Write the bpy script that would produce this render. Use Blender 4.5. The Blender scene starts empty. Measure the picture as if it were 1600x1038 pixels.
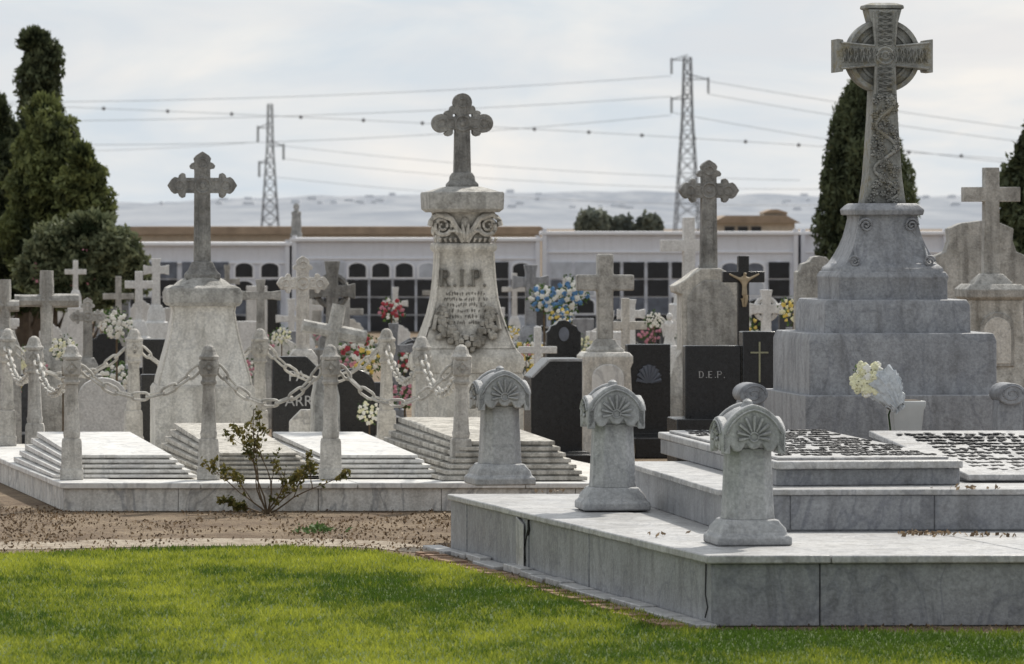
import bpy, bmesh, math, random
import numpy as np
from mathutils import Vector, Matrix, Quaternion, noise
R=math.radians
F=8000.0; H=2.6; HY=345.0
random.seed(7); rng=np.random.default_rng(7)
sc=bpy.context.scene; col=sc.collection
def PX(px,Y): return (px-800)*Y/F
def ZZ(py,Y): return H-(py-HY)*Y/F
def G(px,py,h=0.0):
    Y=F*(H-h)/(py-HY); return Vector((PX(px,Y),Y))
# ---------------------------------------------------------------- materials
def newmat(name):
    m=bpy.data.materials.new(name); m.use_nodes=True; nt=m.node_tree
    return m,nt,nt.nodes['Principled BSDF']
def N(nt,t,**k):
    n=nt.nodes.new(t)
    for a,b in k.items(): setattr(n,a,b)
    return n
def noise_n(nt,vec,scale,detail=4,rough=.55,dist=0.0,stretch=None):
    if stretch:
        mp=N(nt,'ShaderNodeMapping'); mp.inputs['Scale'].default_value=stretch
        nt.links.new(vec,mp.inputs['Vector']); vec=mp.outputs['Vector']
    n=N(nt,'ShaderNodeTexNoise'); n.inputs['Scale'].default_value=scale; n.inputs['Detail'].default_value=detail
    n.inputs['Roughness'].default_value=rough; n.inputs['Distortion'].default_value=dist
    nt.links.new(vec,n.inputs['Vector']); return n.outputs['Fac']
def mrange(nt,v,a,b,c=0.,d=1.):
    n=N(nt,'ShaderNodeMapRange'); n.inputs[1].default_value=a; n.inputs[2].default_value=b
    n.inputs[3].default_value=c; n.inputs[4].default_value=d; nt.links.new(v,n.inputs[0]); return n.outputs[0]
def mix(nt,f,a,b,mode='MIX'):
    n=N(nt,'ShaderNodeMix',data_type='RGBA',blend_type=mode)
    for s,v in ((0,f),(6,a),(7,b)):
        if isinstance(v,(int,float)): n.inputs[s].default_value=v
        elif isinstance(v,tuple): n.inputs[s].default_value=(*v,1)
        else: nt.links.new(v,n.inputs[s])
    return n.outputs[2]
def scale_n(nt,c,s):
    cm=N(nt,'ShaderNodeVectorMath',operation='SCALE'); nt.links.new(c,cm.inputs[0]); nt.links.new(s,cm.inputs['Scale']); return cm.outputs[0]
def math_n(nt,op,a,b=0.0):
    n=N(nt,'ShaderNodeMath',operation=op)
    for i,v in enumerate((a,b)):
        if isinstance(v,(int,float)): n.inputs[i].default_value=v
        else: nt.links.new(v,n.inputs[i])
    return n.outputs[0]
def stone(name,c1,c2,dark,grime=.5,rough=.7,scale=2.0,vein=0.0,lichen=0.0,bump=.35,speck=.25,crevice_shade=0):
    m,nt,b=newmat(name); g=N(nt,'ShaderNodeNewGeometry'); P=g.outputs['Position']
    a=mrange(nt,noise_n(nt,P,scale,4,.6),.35,.65)
    c=mix(nt,a,c1,c2)
    if vein:
        v=noise_n(nt,P,scale*1.2,4,.6,1.2,(1,1,.6)); v=math_n(nt,'ABSOLUTE',math_n(nt,'SUBTRACT',v,.5))
        v=mrange(nt,v,0,.035,vein,0); c=mix(nt,v,c,(.20,.21,.24))
    st=mrange(nt,noise_n(nt,P,9,3,.6,.2,(1,1,.13)),.47,.72,0,grime); c=mix(nt,st,c,dark)
    bl=mrange(nt,noise_n(nt,P,8,6,.75),.50,.68,0,grime*.85); c=mix(nt,bl,c,dark)
    fine=noise_n(nt,P,42,3,.7)
    c=scale_n(nt,c,mrange(nt,fine,.35,.7,1-speck,1+speck*.4))
    if lichen:
        l=mrange(nt,noise_n(nt,P,7,5,.7),.52,.62,0,lichen); c=mix(nt,l,c,(.27,.21,.08))
    if crevice_shade:   # occlusion shade mixed into the base colour so carving reads
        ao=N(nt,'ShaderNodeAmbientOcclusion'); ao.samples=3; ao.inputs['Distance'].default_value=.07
        cr_=mrange(nt,ao.outputs['AO'],.35,.85,crevice_shade,0); c=mix(nt,cr_,c,tuple(x*.6 for x in dark))
    nt.links.new(c,b.inputs['Base Color']); b.inputs['Roughness'].default_value=rough
    bp=N(nt,'ShaderNodeBump'); bp.inputs['Strength'].default_value=bump; bp.inputs['Distance'].default_value=.025
    nt.links.new(math_n(nt,'ADD',fine,noise_n(nt,P,10,4,.65)),bp.inputs['Height']); nt.links.new(bp.outputs[0],b.inputs['Normal'])
    return m
def plain(name,c,rough=.6,var=.2,scale=6,spec=.5):
    m,nt,b=newmat(name); g=N(nt,'ShaderNodeNewGeometry')
    f=mrange(nt,noise_n(nt,g.outputs['Position'],scale,3),.3,.7)
    nt.links.new(mix(nt,f,tuple(x*(1-var) for x in c),tuple(min(1,x*(1+var)) for x in c)),b.inputs['Base Color'])
    b.inputs['Roughness'].default_value=rough; b.inputs['Specular IOR Level'].default_value=spec
    return m
def leafmat(name,cd,cl,scale=1.2,trans=.25):
    m,nt,b=newmat(name); g=N(nt,'ShaderNodeNewGeometry'); at=N(nt,'ShaderNodeAttribute'); at.attribute_name='tint'
    f=mrange(nt,noise_n(nt,g.outputs['Position'],scale,3),.3,.7,-.25,.25)
    f=math_n(nt,'ADD',f,at.outputs['Fac'])
    f.node.use_clamp=True
    c=mix(nt,f,cd,cl); nt.links.new(c,b.inputs['Base Color']); b.inputs['Roughness'].default_value=.65
    b.inputs['Specular IOR Level'].default_value=.25
    tr=N(nt,'ShaderNodeBsdfTranslucent'); nt.links.new(c,tr.inputs[0]); ms=N(nt,'ShaderNodeMixShader'); ms.inputs[0].default_value=trans
    o=nt.nodes['Material Output']; nt.links.new(b.outputs[0],ms.inputs[1]); nt.links.new(tr.outputs[0],ms.inputs[2]); nt.links.new(ms.outputs[0],o.inputs[0])
    return m
M={}
M['grey_marble']=stone('grey_marble',(.39,.40,.42),(.29,.30,.32),(.14,.14,.145),.5,.45,1.4,.7,0,.18)
M['grey_top']=stone('pale_marble_top',(.62,.615,.61),(.48,.48,.485),(.24,.225,.20),.5,.45,1.6,.5,0,.15)
M['grey_post']=stone('grey_post_marble',(.56,.565,.57),(.43,.44,.45),(.20,.20,.205),.45,.65,2.5,.3,0,.3,.25,.75)
M['celtic']=stone('celtic_weathered',(.48,.48,.455),(.32,.325,.31),(.11,.11,.10),.55,.85,3,0,.5,.5,.25,.8)
M['celtic_relief']=stone('celtic_relief',(.52,.52,.49),(.37,.37,.355),(.14,.14,.13),.5,.85,4,0,.4,.4,.25,.6)
M['ped_grey']=stone('pedestal_grey',(.42,.43,.455),(.31,.32,.345),(.15,.15,.155),.55,.6,1.4,.5,0,.22)
M['cream']=stone('cream_marble',(.86,.835,.78),(.72,.69,.635),(.32,.30,.26),.45,.6,2,.25,0,.28)
M['cream_old']=stone('old_cream_marble',(.84,.805,.735),(.66,.63,.57),(.25,.23,.20),.58,.75,2.5,.2,.05,.4,.25,.85)
M['white_marble']=stone('white_marble',(.86,.855,.84),(.75,.74,.72),(.40,.365,.32),.33,.45,1.5,.4,0,.12,.1)
M['curb']=stone('curb_marble',(.82,.81,.78),(.69,.67,.635),(.31,.28,.24),.5,.5,1.5,.6,0,.2)
M['dark_weather']=stone('black_weathered_marble',(.42,.415,.395),(.26,.255,.245),(.07,.068,.064),.65,.85,5,0,.05,.55)
M['mid_weather']=stone('mid_weathered_marble',(.62,.605,.57),(.43,.42,.395),(.16,.153,.14),.6,.85,4,0,.05,.5)
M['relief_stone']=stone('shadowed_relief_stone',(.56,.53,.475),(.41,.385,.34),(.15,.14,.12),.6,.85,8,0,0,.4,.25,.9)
M['carved_letters']=stone('carved_letter_stone',(.36,.345,.31),(.27,.26,.235),(.15,.14,.125),.4,.9,8,0,0,.3)
M['post_stone']=stone('chain_post_stone',(.72,.695,.645),(.52,.50,.465),(.18,.17,.155),.62,.85,5,0,.04,.5)
M['chain']=stone('pale_chain',(.70,.68,.63),(.54,.52,.48),(.24,.225,.20),.45,.7,8,0,0,.3)
M['tomb_dark']=stone('weathered_tomb',(.72,.69,.63),(.50,.475,.43),(.15,.14,.12),.7,.8,3.5,0,.08,.45)
M['black']=stone('black_granite',(.016,.017,.019),(.026,.027,.03),(.010,.010,.010),.3,.25,20,0,0,.03,.4)
M['blackmatt']=plain('dark_granite',(.05,.052,.058),.4,.4,30)
M['white']=stone('white_painted_stone',(.86,.855,.84),(.76,.755,.74),(.44,.42,.39),.35,.7,2,0,0,.2)
M['wall']=stone('whitewash',(.80,.82,.88),(.75,.77,.83),(.58,.59,.62),.25,.8,.6,0,0,.1,.05)
M['wallshade']=plain('whitewash_trim',(.85,.86,.90),.8,.04)
M['niche_dark']=plain('niche_dark_stone',(.015,.017,.022),.3,.4,5)
M['niche_grey']=plain('niche_grey_stone',(.13,.145,.18),.5,.3,5)
M['niche_white']=plain('niche_white_stone',(.52,.55,.61),.5,.15,5)
M['roof']=plain('brown_tile',(.34,.26,.19),.9,.2,3)
M['beige']=plain('beige_render',(.62,.56,.48),.9,.1)
M['letters']=plain('dark_lead_letters',(.05,.05,.052),.7,.2)
M['gold']=plain('dull_gold',(.30,.30,.20),.5,.2)
M['silver']=plain('silver_letters',(.55,.55,.55),.5,.1)
M['crack']=plain('crack_shadow',(.02,.02,.02),.95,.1)
M['steel']=plain('grey_steel',(.26,.275,.30),.7,.1,spec=.1)
M['wire']=plain('wire_grey',(.40,.42,.45),.8,.05,spec=.1)
M['marker']=plain('marker_ball_grey',(.22,.23,.25),.8,.05,spec=.1)
M['bronze']=plain('bronzed_figure',(.42,.34,.23),.6,.2,20)
M['bark']=plain('bark',(.10,.075,.055),.9,.3,8)
M['stem']=plain('rose_stem',(.12,.085,.05),.8,.3,20)
M['petal_white']=plain('white_petals',(.85,.84,.78),.6,.12,20)
M['petal_cream']=plain('cream_petals',(.82,.80,.56),.6,.2,30)
M['petal_red']=plain('red_petals',(.42,.05,.07),.6,.5,30)
M['petal_pink']=plain('pink_petals',(.60,.26,.33),.6,.4,30)
M['petal_blue']=plain('blue_petals',(.10,.24,.46),.6,.5,30)
M['petal_yellow']=plain('yellow_petals',(.76,.58,.14),.6,.3,30)
M['paper']=plain('pale_wrapping_paper',(.60,.64,.68),.5,.22,25)
M['pot']=plain('pale_planter',(.50,.515,.52),.6,.08)
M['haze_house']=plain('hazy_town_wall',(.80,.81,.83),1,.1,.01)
M['leaf']=leafmat('bouquet_leaves',(.03,.06,.02),(.10,.17,.05))
M['cypress']=leafmat('cypress_foliage',(.028,.042,.020),(.21,.24,.09),.9,.25)
M['cypress2']=leafmat('dark_cypress_foliage',(.022,.032,.018),(.13,.155,.08),.9,.2)
M['oleander']=leafmat('oleander_foliage',(.035,.052,.025),(.22,.245,.14),1.2)
M['rose']=leafmat('rose_leaves',(.06,.07,.02),(.24,.20,.06),6,.3)
M['bluebush']=leafmat('far_bush',(.12,.14,.125),(.22,.24,.19),.5)
M['grass']=leafmat('grass_blades',(.07,.13,.016),(.45,.48,.06),1.1,.4)
M['litter']=leafmat('leaf_litter',(.085,.055,.033),(.42,.31,.20),3,.1)
def ground_mat():
    m,nt,b=newmat('dirt_gravel'); g=N(nt,'ShaderNodeNewGeometry'); P=g.outputs['Position']
    a=mrange(nt,noise_n(nt,P,1.2,5,.65),.35,.65); c=mix(nt,a,(.16,.105,.062),(.33,.25,.165))
    d=mrange(nt,noise_n(nt,P,14,4,.75),.45,.65,0,.7); c=mix(nt,d,c,(.075,.05,.034))
    w=mrange(nt,noise_n(nt,P,30,3,.7),.6,.7,0,.5); c=mix(nt,w,c,(.45,.38,.28))
    nt.links.new(c,b.inputs['Base Color']); b.inputs['Roughness'].default_value=.95
    bp=N(nt,'ShaderNodeBump'); bp.inputs['Distance'].default_value=.04; nt.links.new(noise_n(nt,P,22,4,.7),bp.inputs['Height']); nt.links.new(bp.outputs[0],b.inputs['Normal'])
    return m
M['ground']=ground_mat()
M['lawn']=plain('lawn_soil',(.07,.11,.02),.95,.3,5)
M['path']=stone('pale_path',(.56,.49,.39),(.40,.33,.25),(.19,.135,.09),.8,.95,3,0,0,.5,.4)
M['brick']=stone('brick_edging',(.33,.19,.12),(.42,.29,.20),(.12,.08,.06),.5,.95,8)
def hillmat():
    m,nt,b=newmat('hazy_hills'); g=N(nt,'ShaderNodeNewGeometry'); P=g.outputs['Position']
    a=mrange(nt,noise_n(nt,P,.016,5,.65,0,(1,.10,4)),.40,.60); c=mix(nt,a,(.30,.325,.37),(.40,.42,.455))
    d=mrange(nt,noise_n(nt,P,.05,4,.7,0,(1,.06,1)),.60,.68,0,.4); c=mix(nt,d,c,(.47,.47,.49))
    nt.links.new(c,b.inputs['Base Color']); b.inputs['Roughness'].default_value=1; b.inputs['Specular IOR Level'].default_value=0
    return m
M['hill']=hillmat()
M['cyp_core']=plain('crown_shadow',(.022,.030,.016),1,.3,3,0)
# ---------------------------------------------------------------- builders
def tag(o,label=None,cat=None,group=None,kind=None):
    if label: o['label']=label
    if cat: o['category']=cat
    if group: o['group']=group
    if kind: o['kind']=kind
    return o
def empty(name,loc,yaw=0,label=None,cat=None,group=None):
    o=bpy.data.objects.new(name,None); col.objects.link(o); o.location=loc; o.rotation_euler.z=R(yaw); o.empty_display_size=.1
    return tag(o,label,cat,group)
class MB:
    def __init__(s): s.v=[]; s.f=[]
    def add(s,vs,fs):
        n=len(s.v); s.v+= [tuple(v) for v in vs]; s.f+=[tuple(i+n for i in f) for f in fs]; return s
    def box(s,x0,x1,y0,y1,z0,z1):
        return s.add([(x0,y0,z0),(x1,y0,z0),(x1,y1,z0),(x0,y1,z0),(x0,y0,z1),(x1,y0,z1),(x1,y1,z1),(x0,y1,z1)],
          [(3,2,1,0),(4,5,6,7),(0,1,5,4),(1,2,6,5),(2,3,7,6),(3,0,4,7)])
    def quadprism(s,c,z0,z1):
        if not hasattr(z0,'__len__'): z0=[z0]*len(c)
        if not hasattr(z1,'__len__'): z1=[z1]*len(c)
        n=len(c)
        vs=[(p[0],p[1],z0[i]) for i,p in enumerate(c)]+[(p[0],p[1],z1[i]) for i,p in enumerate(c)]
        fs=[tuple(range(n-1,-1,-1)),tuple(range(n,2*n))]+[(i,(i+1)%n,n+(i+1)%n,n+i) for i in range(n)]
        return s.add(vs,fs)
    def outline(s,pts,y0,y1):
        n=len(pts)
        vs=[(x,y0,z) for x,z in pts]+[(x,y1,z) for x,z in pts]
        fs=[tuple(range(n)),tuple(range(2*n-1,n-1,-1))]+[((i+1)%n,i,n+i,n+(i+1)%n) for i in range(n)]
        return s.add(vs,fs)
    def rings(s,rs,cap=True):
        n=len(rs[0]); vs=[p for r in rs for p in r]; fs=[]
        for k in range(len(rs)-1):
            for i in range(n): fs.append((k*n+i,k*n+(i+1)%n,(k+1)*n+(i+1)%n,(k+1)*n+i))
        if cap: fs+= [tuple(range(n-1,-1,-1)),tuple(range((len(rs)-1)*n,len(rs)*n))]
        return s.add(vs,fs)
    def loft(s,prof,n=4,ky=1.0,cx=0,cy=0):
        rs=[]
        for z,w in prof:
            if n==4: q=[(-w,-w),(w,-w),(w,w),(-w,w)]
            elif n==8:
                c=w*.55; q=[(-c,-w),(c,-w),(w,-c),(w,c),(c,w),(-c,w),(-w,c),(-w,-c)]
            else: q=[(w*math.cos(2*math.pi*i/n),w*math.sin(2*math.pi*i/n)) for i in range(n)]
            rs.append([(cx+a,cy+b*ky,z) for a,b in q])
        return s.rings(rs)
    def tube(s,pts,r,n=6,closed=False):
        pts=[Vector(p) for p in pts]; rs=[]; m=len(pts)
        for i,p in enumerate(pts):
            if closed: t=pts[(i+1)%m]-pts[i-1]
            else: t=pts[min(i+1,m-1)]-pts[max(i-1,0)]
            t.normalize(); up=Vector((0,0,1)) if abs(t.z)<.9 else Vector((0,1,0))
            a=t.cross(up).normalized(); b=t.cross(a)
            rr=r[i] if hasattr(r,'__len__') else r
            rs.append([p+a*rr*math.cos(2*math.pi*k/n)+b*rr*math.sin(2*math.pi*k/n) for k in range(n)])
        if closed: rs.append(rs[0]); return s.rings(rs,False)
        return s.rings(rs)
    def ball(s,c,r,sz=1,n=8,sy=1):
        rs=[]
        for k in range(n//2+1):
            a=math.pi*k/(n//2); a=min(max(a,.08),math.pi-.08)
            rs.append([(c[0]+r*math.sin(a)*math.cos(2*math.pi*i/n),c[1]+sy*r*math.sin(a)*math.sin(2*math.pi*i/n),c[2]-sz*r*math.cos(a)) for i in range(n)])
        return s.rings(rs)
    def build(s,name,mat,parent=None,bevel=0,smooth=35,loc=None):
        me=bpy.data.meshes.new(name); me.from_pydata(s.v,[],s.f); me.update()
        bm=bmesh.new(); bm.from_mesh(me); bmesh.ops.recalc_face_normals(bm,faces=bm.faces); bm.to_mesh(me); bm.free()
        me.materials.append(mat)
        me.shade_smooth(); me.set_sharp_from_angle(angle=R(smooth))
        o=bpy.data.objects.new(name,me); col.objects.link(o)
        if parent: o.parent=parent
        if loc is not None: o.location=loc
        if bevel:
            b=o.modifiers.new('bevel','BEVEL'); b.width=bevel; b.segments=2; b.limit_method='ANGLE'; b.angle_limit=R(40)
        return o
def copy_tree(o,parent=None):
    c=o.copy(); col.objects.link(c); c.parent=parent
    for ch in list(o.children): copy_tree(ch,c)
    return c
def leaves(name,cen,size,tint,mat,parent=None,up=0.0,aspect=.5,seed=1):
    r=np.random.default_rng(seed); n=len(cen); cen=np.asarray(cen,dtype=float)
    a=r.normal(size=(n,3)); a[:,2]+=up*np.sign(r.random(n)-.2)*1.0*(1 if up else 0)
    a/=np.linalg.norm(a,axis=1)[:,None]
    b=r.normal(size=(n,3)); b=np.cross(a,b); b/=np.linalg.norm(b,axis=1)[:,None]
    sz=size*(.6+.8*r.random(n))[:,None]
    a*=sz; b*=sz*aspect
    v=np.empty((n,4,3)); v[:,0]=cen-a; v[:,1]=cen+b; v[:,2]=cen+a; v[:,3]=cen-b
    return rawmesh(name,v.reshape(-1,3),n,4,np.repeat(tint,4),mat,parent)
def rawmesh(name,v,nf,k,tint,mat,parent=None):
    me=bpy.data.meshes.new(name); me.vertices.add(len(v)); me.vertices.foreach_set('co',v.astype(np.float32).ravel())
    me.loops.add(nf*k); me.loops.foreach_set('vertex_index',np.arange(nf*k,dtype=np.int32))
    me.polygons.add(nf); me.polygons.foreach_set('loop_start',np.arange(0,nf*k,k,dtype=np.int32))
    try: me.polygons.foreach_set('loop_total',np.full(nf,k,dtype=np.int32))
    except Exception: pass
    me.update(calc_edges=True)
    at=me.attributes.new('tint','FLOAT','POINT'); at.data.foreach_set('value',np.asarray(tint,dtype=np.float32))
    me.materials.append(mat)
    o=bpy.data.objects.new(name,me); col.objects.link(o)
    if parent: o.parent=parent
    return o
def text(s,size,ext,mat,parent,loc,rx=90,name='lettering',shear=0,bold=0):
    cu=bpy.data.curves.new('t','FONT'); cu.body=s; cu.size=size; cu.extrude=ext; cu.align_x='CENTER'; cu.align_y='CENTER'; cu.shear=shear; cu.offset=bold
    o=bpy.data.objects.new('t',cu); col.objects.link(o); bpy.context.view_layer.update()
    me=bpy.data.meshes.new_from_object(o.evaluated_get(bpy.context.evaluated_depsgraph_get())); bpy.data.objects.remove(o)
    me.materials.clear(); me.materials.append(mat); me.name=name
    q=bpy.data.objects.new(name,me); col.objects.link(q); q.parent=parent; q.location=loc; q.rotation_euler=(R(rx),0,0); return q
def serif_text(s,capw,caph,ext,mat,parent,loc,name='lettering',wt=.055):
    """roman capitals with serifs (only the letters used here); strokes are small bars in the XZ plane"""
    G_={'R':([(0,0,0,1),(0,1,.62,1),(.62,1,.8,.86),(.8,.86,.8,.64),(.8,.64,.62,.52),(.62,.52,0,.52),(.4,.52,.85,0)],[(0,0),(0,1),(.85,0)]),
        'I':([(.4,0,.4,1)],[(.4,0),(.4,1)]),
        'P':([(0,0,0,1),(0,1,.62,1),(.62,1,.8,.86),(.8,.86,.8,.62),(.8,.62,.62,.48),(.62,.48,0,.48)],[(0,0),(0,1)]),
        'D':([(0,0,0,1),(0,1,.5,1),(.5,1,.8,.75),(.8,.75,.8,.25),(.8,.25,.5,0),(.5,0,0,0)],[(0,0),(0,1)]),
        'E':([(0,0,0,1),(0,1,.7,1),(0,.5,.55,.5),(0,0,.7,0)],[(0,0),(0,1)]),
        '.':([(.15,.03,.16,.03)],[])}
    mb=MB(); adv={'R':1.18,'I':.9,'P':1.05,'D':1.1,'E':1.0,'.':.55}
    W=sum(adv[c] for c in s); x0=-W/2*capw; st=caph*wt
    for c in s:
        L,S=G_[c]
        for a in L:
            p=(x0+a[0]*capw*.8,loc[1],loc[2]+(a[1]-.5)*caph); q=(x0+a[2]*capw*.8,loc[1],loc[2]+(a[3]-.5)*caph)
            r=st*(1.35 if abs(a[0]-a[2])<.05 else .8)
            mb.tube([p,q],r*1.25,4) if c!='.' else mb.ball(p,st*1.9,1,8,.8)
        for u,v_ in S:
            p=(x0+u*capw*.8-st*2.6,loc[1],loc[2]+(v_-.5)*caph); mb.tube([p,(p[0]+st*5.2,p[1],p[2])],st*.8,4)
        x0+=adv[c]*capw
    mb.v=[(x,loc[1]+(y-loc[1])*ext/st,z) for x,y,z in mb.v]
    return mb.build(name,mat,parent)
def scribble(mb,x0,x1,z,h,f,dens=1.0):
    x=x0
    while x<x1:
        w=h*random.uniform(.35,.7)
        if random.random()<.86*dens:
            for k in range(random.choice((2,3))):
                xa=x+random.uniform(0,w*.6); za=z+random.uniform(-.45,.2)*h; xb=xa+random.uniform(-.2,.5)*w; zb=za+random.uniform(.3,.8)*h
                mb.tube([f(xa,za),f((xa+xb)/2+.1*w,(za+zb)/2),f(xb,zb)],h*.10,4)
        x+=w+h*.15
def cross_outline(up,right,down,left=None,cz=0):
    left=left or right; p=[]
    p+=[(-w,s) for s,w in up]; p+=[(w,s) for s,w in reversed(up) if w>1e-6]
    p+=[(s,w) for s,w in right]; p+=[(s,-w) for s,w in reversed(right) if w>1e-6]
    p+=[(w,-s) for s,w in down]; p+=[(-w,-s) for s,w in reversed(down) if w>1e-6]
    p+=[(-s,-w) for s,w in left]; p+=[(-s,w) for s,w in reversed(left) if w>1e-6]
    q=[]
    for a in p:
        if not q or (abs(q[-1][0]-a[0])+abs(q[-1][1]-a[1]))>1e-5: q.append(a)
    if (abs(q[-1][0]-q[0][0])+abs(q[-1][1]-q[0][1]))<1e-5: q.pop()
    return [(x,z+cz) for x,z in q]
def arm_plain(t,L): return [(t,t),(L,t)]
def arm_flare(t,L,e=1.35): return [(t,t),(L*.6,t*1.02),(L,t*e)]
def arm_bud(t,L,b=1.5):
    r=t*b; return [(t,t),(L-r*1.55,t),(L-r*1.5,r),(L-r*1.25,r*1.1),(L-r*1.02,r*.92),(L-r*.92,r*.66),(L-r*.6,r*.74),(L-r*.35,r*.55),(L-r*.12,r*.2),(L,0)]
def arm_trefoil(t,L):
    q=t*1.28; c=L-q; p=[(t,t),(c-q*1.45,t*.82)]
    for k in range(0,6):
        a=R(200-k*36); p.append((c-q*.75+t*.62*math.cos(a),t*1.15+t*.62*math.sin(a)))
    for k in range(0,8):
        a=R(125-k*17.8); p.append((c+q*math.cos(a),max(0,q*math.sin(a))))
    p[-1]=(L,0); return p
STY={'plain':arm_plain,'flare':arm_flare,'bud':arm_bud,'trefoil':arm_trefoil}
class Mon:
    def __init__(s,name,label,cat,px,Y,yaw=7,z0=0,group=None):
        s.k=Y/F; s.Y=Y; s.z0=z0; s.root=empty(name,(PX(px,Y),Y,z0),yaw,label,cat,group); s.c=.90 if yaw else 1
    def z(s,py): return ZZ(py,s.Y)-s.z0
    def loft(s,name,mat,prof,n=4,ky=1,parent=None,bev=.008,cx=0,cy=0,smooth=40):
        pr=[(s.z(py) if py is not None else 0,hw*s.k*s.c) for py,hw in prof]
        return MB().loft(pr,n,ky,cx*s.k,cy).build(name,mat,parent or s.root,bev,smooth)
    def beads(s,name,mat,prof,r=.012,cx=0):
        K=s.k*s.c
        for sx in (-1,1):
            mb=MB().tube([(cx*s.k+sx*hw*K,-hw*K,s.z(py)) for py,hw in prof],r,6)
            mb.build(name,mat,s.root)
    def cross(s,mat,ytop,yarm,ha,t,ybot,depth=None,style='plain',name='cross',boss=True,parent=None,cy=0,bev=.008,tdown=None):
        k=s.k; f=STY[style]; depth=depth or t*k*.95
        up=f(t*k,(yarm-ytop)*k); ri=f(t*k,ha*k); td=(tdown or t*1.08)*k
        dn=[(t*k,t*k),((ybot-yarm)*k,td)]
        mb=MB().outline(cross_outline(up,ri,dn,cz=s.z(yarm)),cy-depth,cy+depth)
        if style in('bud','trefoil') and boss:
            for sg in (-1,1):
                e=cy+sg*(depth+.004)
                mb.tube([(1.0*t*k*math.cos(a),e,s.z(yarm)+1.0*t*k*math.sin(a)) for a in [2*math.pi*i/16 for i in range(16)]],t*k*.16,5,True)
                mb.ball((0,cy+sg*depth,s.z(yarm)),t*k*.45,1,8,.6)
                for dx,dz,L in((1,0,ha*k),(-1,0,ha*k),(0,1,(yarm-ytop)*k)):
                    L2=L-t*k*(1.3 if style=='trefoil' else 1.5)
                    mb.tube([(dx*L2+.6*t*k*math.cos(R(36*i)),e,s.z(yarm)+dz*L2+.6*t*k*math.sin(R(36*i))) for i in range(10)],t*k*.12,4,True)
                    for q in (-.62,.62):
                        mb.tube([(dx*1.3*t*k+dz*q*t*k,e,s.z(yarm)+dz*1.3*t*k+dx*q*t*k),(dx*(L2-.9*t*k)+dz*q*t*k,e,s.z(yarm)+dz*(L2-.9*t*k)+dx*q*t*k)],t*k*.11,4)
                for sx in (-1,1):
                    mb.tube([(sx*t*k*.62,e,s.z(yarm)-1.5*t*k),(sx*td*.62,e,s.z(ybot)+t*k)],t*k*.12,4)
        return mb.build(name,mat,parent or s.root,bev)
# ---------------------------------------------------------------- setting
def sheet(name,pts,z,mat,kind='structure'):
    me=bpy.data.meshes.new(name); me.from_pydata([(p[0],p[1],z) for p in pts],[],[tuple(range(len(pts)))]); me.materials.append(mat)
    o=bpy.data.objects.new(name,me); col.objects.link(o); o['kind']=kind; return o
sheet('ground',[(-9000,-50),(9000,-50),(9000,12000),(-9000,12000)],0,M['ground'])
edge=[G(*p) for p in ((-900,884),(-400,874),(0,868),(250,859),(450,856),(590,864),(700,884),(850,918),(1000,960),(1090,986))]
edge=[tuple(e) for e in edge]+[(3.0,32.2),(9,32.1)]
sheet('lawn',[(-9.5,18),(9,18)]+edge[::-1]+[(-9.5,edge[0][1])],.008,M['lawn'])
ex=[e[0] for e in edge]; ey=[e[1] for e in edge]
up_=[];dn_=[]
for i in range(40):
    px=-900+i*41; b=np.interp(px,[-900,0,300,560,700],[868,857,851,852,866]); up_.append(G(px,b-9+2.5*noise.noise(Vector((i*.9,0,0))))); dn_.append(G(px,b+3+2*noise.noise(Vector((i*.8,3,0)))))
sheet('path',[tuple(p) for p in dn_+up_[::-1]],.004,M['path'])
nb=270000
X=rng.uniform(-5.2,5.6,nb); Yb=28.5+13*rng.random(nb)
lim=np.interp(X,ex,ey)+.03*np.sin(X*23)+rng.normal(0,.07,nb)
k=Yb<lim; X=X[k]; Yb=Yb[k]; n=len(X)
hgt=(.020+.032*rng.random(n)); ang=rng.random(n)*2*math.pi; ln=rng.normal(0,.018,(n,2)); w=.0045+.003*rng.random(n)
v=np.zeros((n,3,3)); v[:,0,0]=X-np.cos(ang)*w; v[:,0,1]=Yb-np.sin(ang)*w; v[:,1,0]=X+np.cos(ang)*w; v[:,1,1]=Yb+np.sin(ang)*w
v[:,2,0]=X+ln[:,0]; v[:,2,1]=Yb+ln[:,1]; v[:,2,2]=hgt; v[:,0:2,2]=.006
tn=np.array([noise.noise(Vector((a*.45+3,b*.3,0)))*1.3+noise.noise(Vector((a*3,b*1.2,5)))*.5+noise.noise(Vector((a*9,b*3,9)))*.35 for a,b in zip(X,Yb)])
tn=np.clip(.42+tn+.30*np.exp(-((Yb-38.6)/1.6)**2)*(X<.2)+rng.normal(0,.22,n),0,1)  # brighter band on the far left lawn paints sunlight into the blade tint
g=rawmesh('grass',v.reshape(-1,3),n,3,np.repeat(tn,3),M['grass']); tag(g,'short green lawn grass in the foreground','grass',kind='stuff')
nl=60000
X=rng.uniform(-6,6,nl); Yl=rng.uniform(31.8,47,nl); lim=np.interp(X,ex,ey); k=(Yl>lim-.05)&(Yl<46.5)
dens=np.array([noise.noise(Vector((a*1.1,b*.8,7))) for a,b in zip(X,Yl)]); k&=(rng.random(nl)<.5+dens*1.2)
X=X[k];Yl=Yl[k]
cen=np.stack([X,Yl,.006+.012*rng.random(len(X))],1)
o=leaves('leaf_litter',cen,.0135,rng.random(len(X))**1.5,M['litter'],None,0,.6,3); tag(o,'dry brown leaves and pebbles scattered on the dirt','leaf litter',kind='stuff')
def hz(X,Y):
    b=max(0,(Y-1500)/6500)
    return b**1.3*32+b*22*(noise.noise(Vector((X*.0026,Y*.0009,1)))+.2)+b*7*noise.noise(Vector((X*.012,Y*.003,4)))
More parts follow.
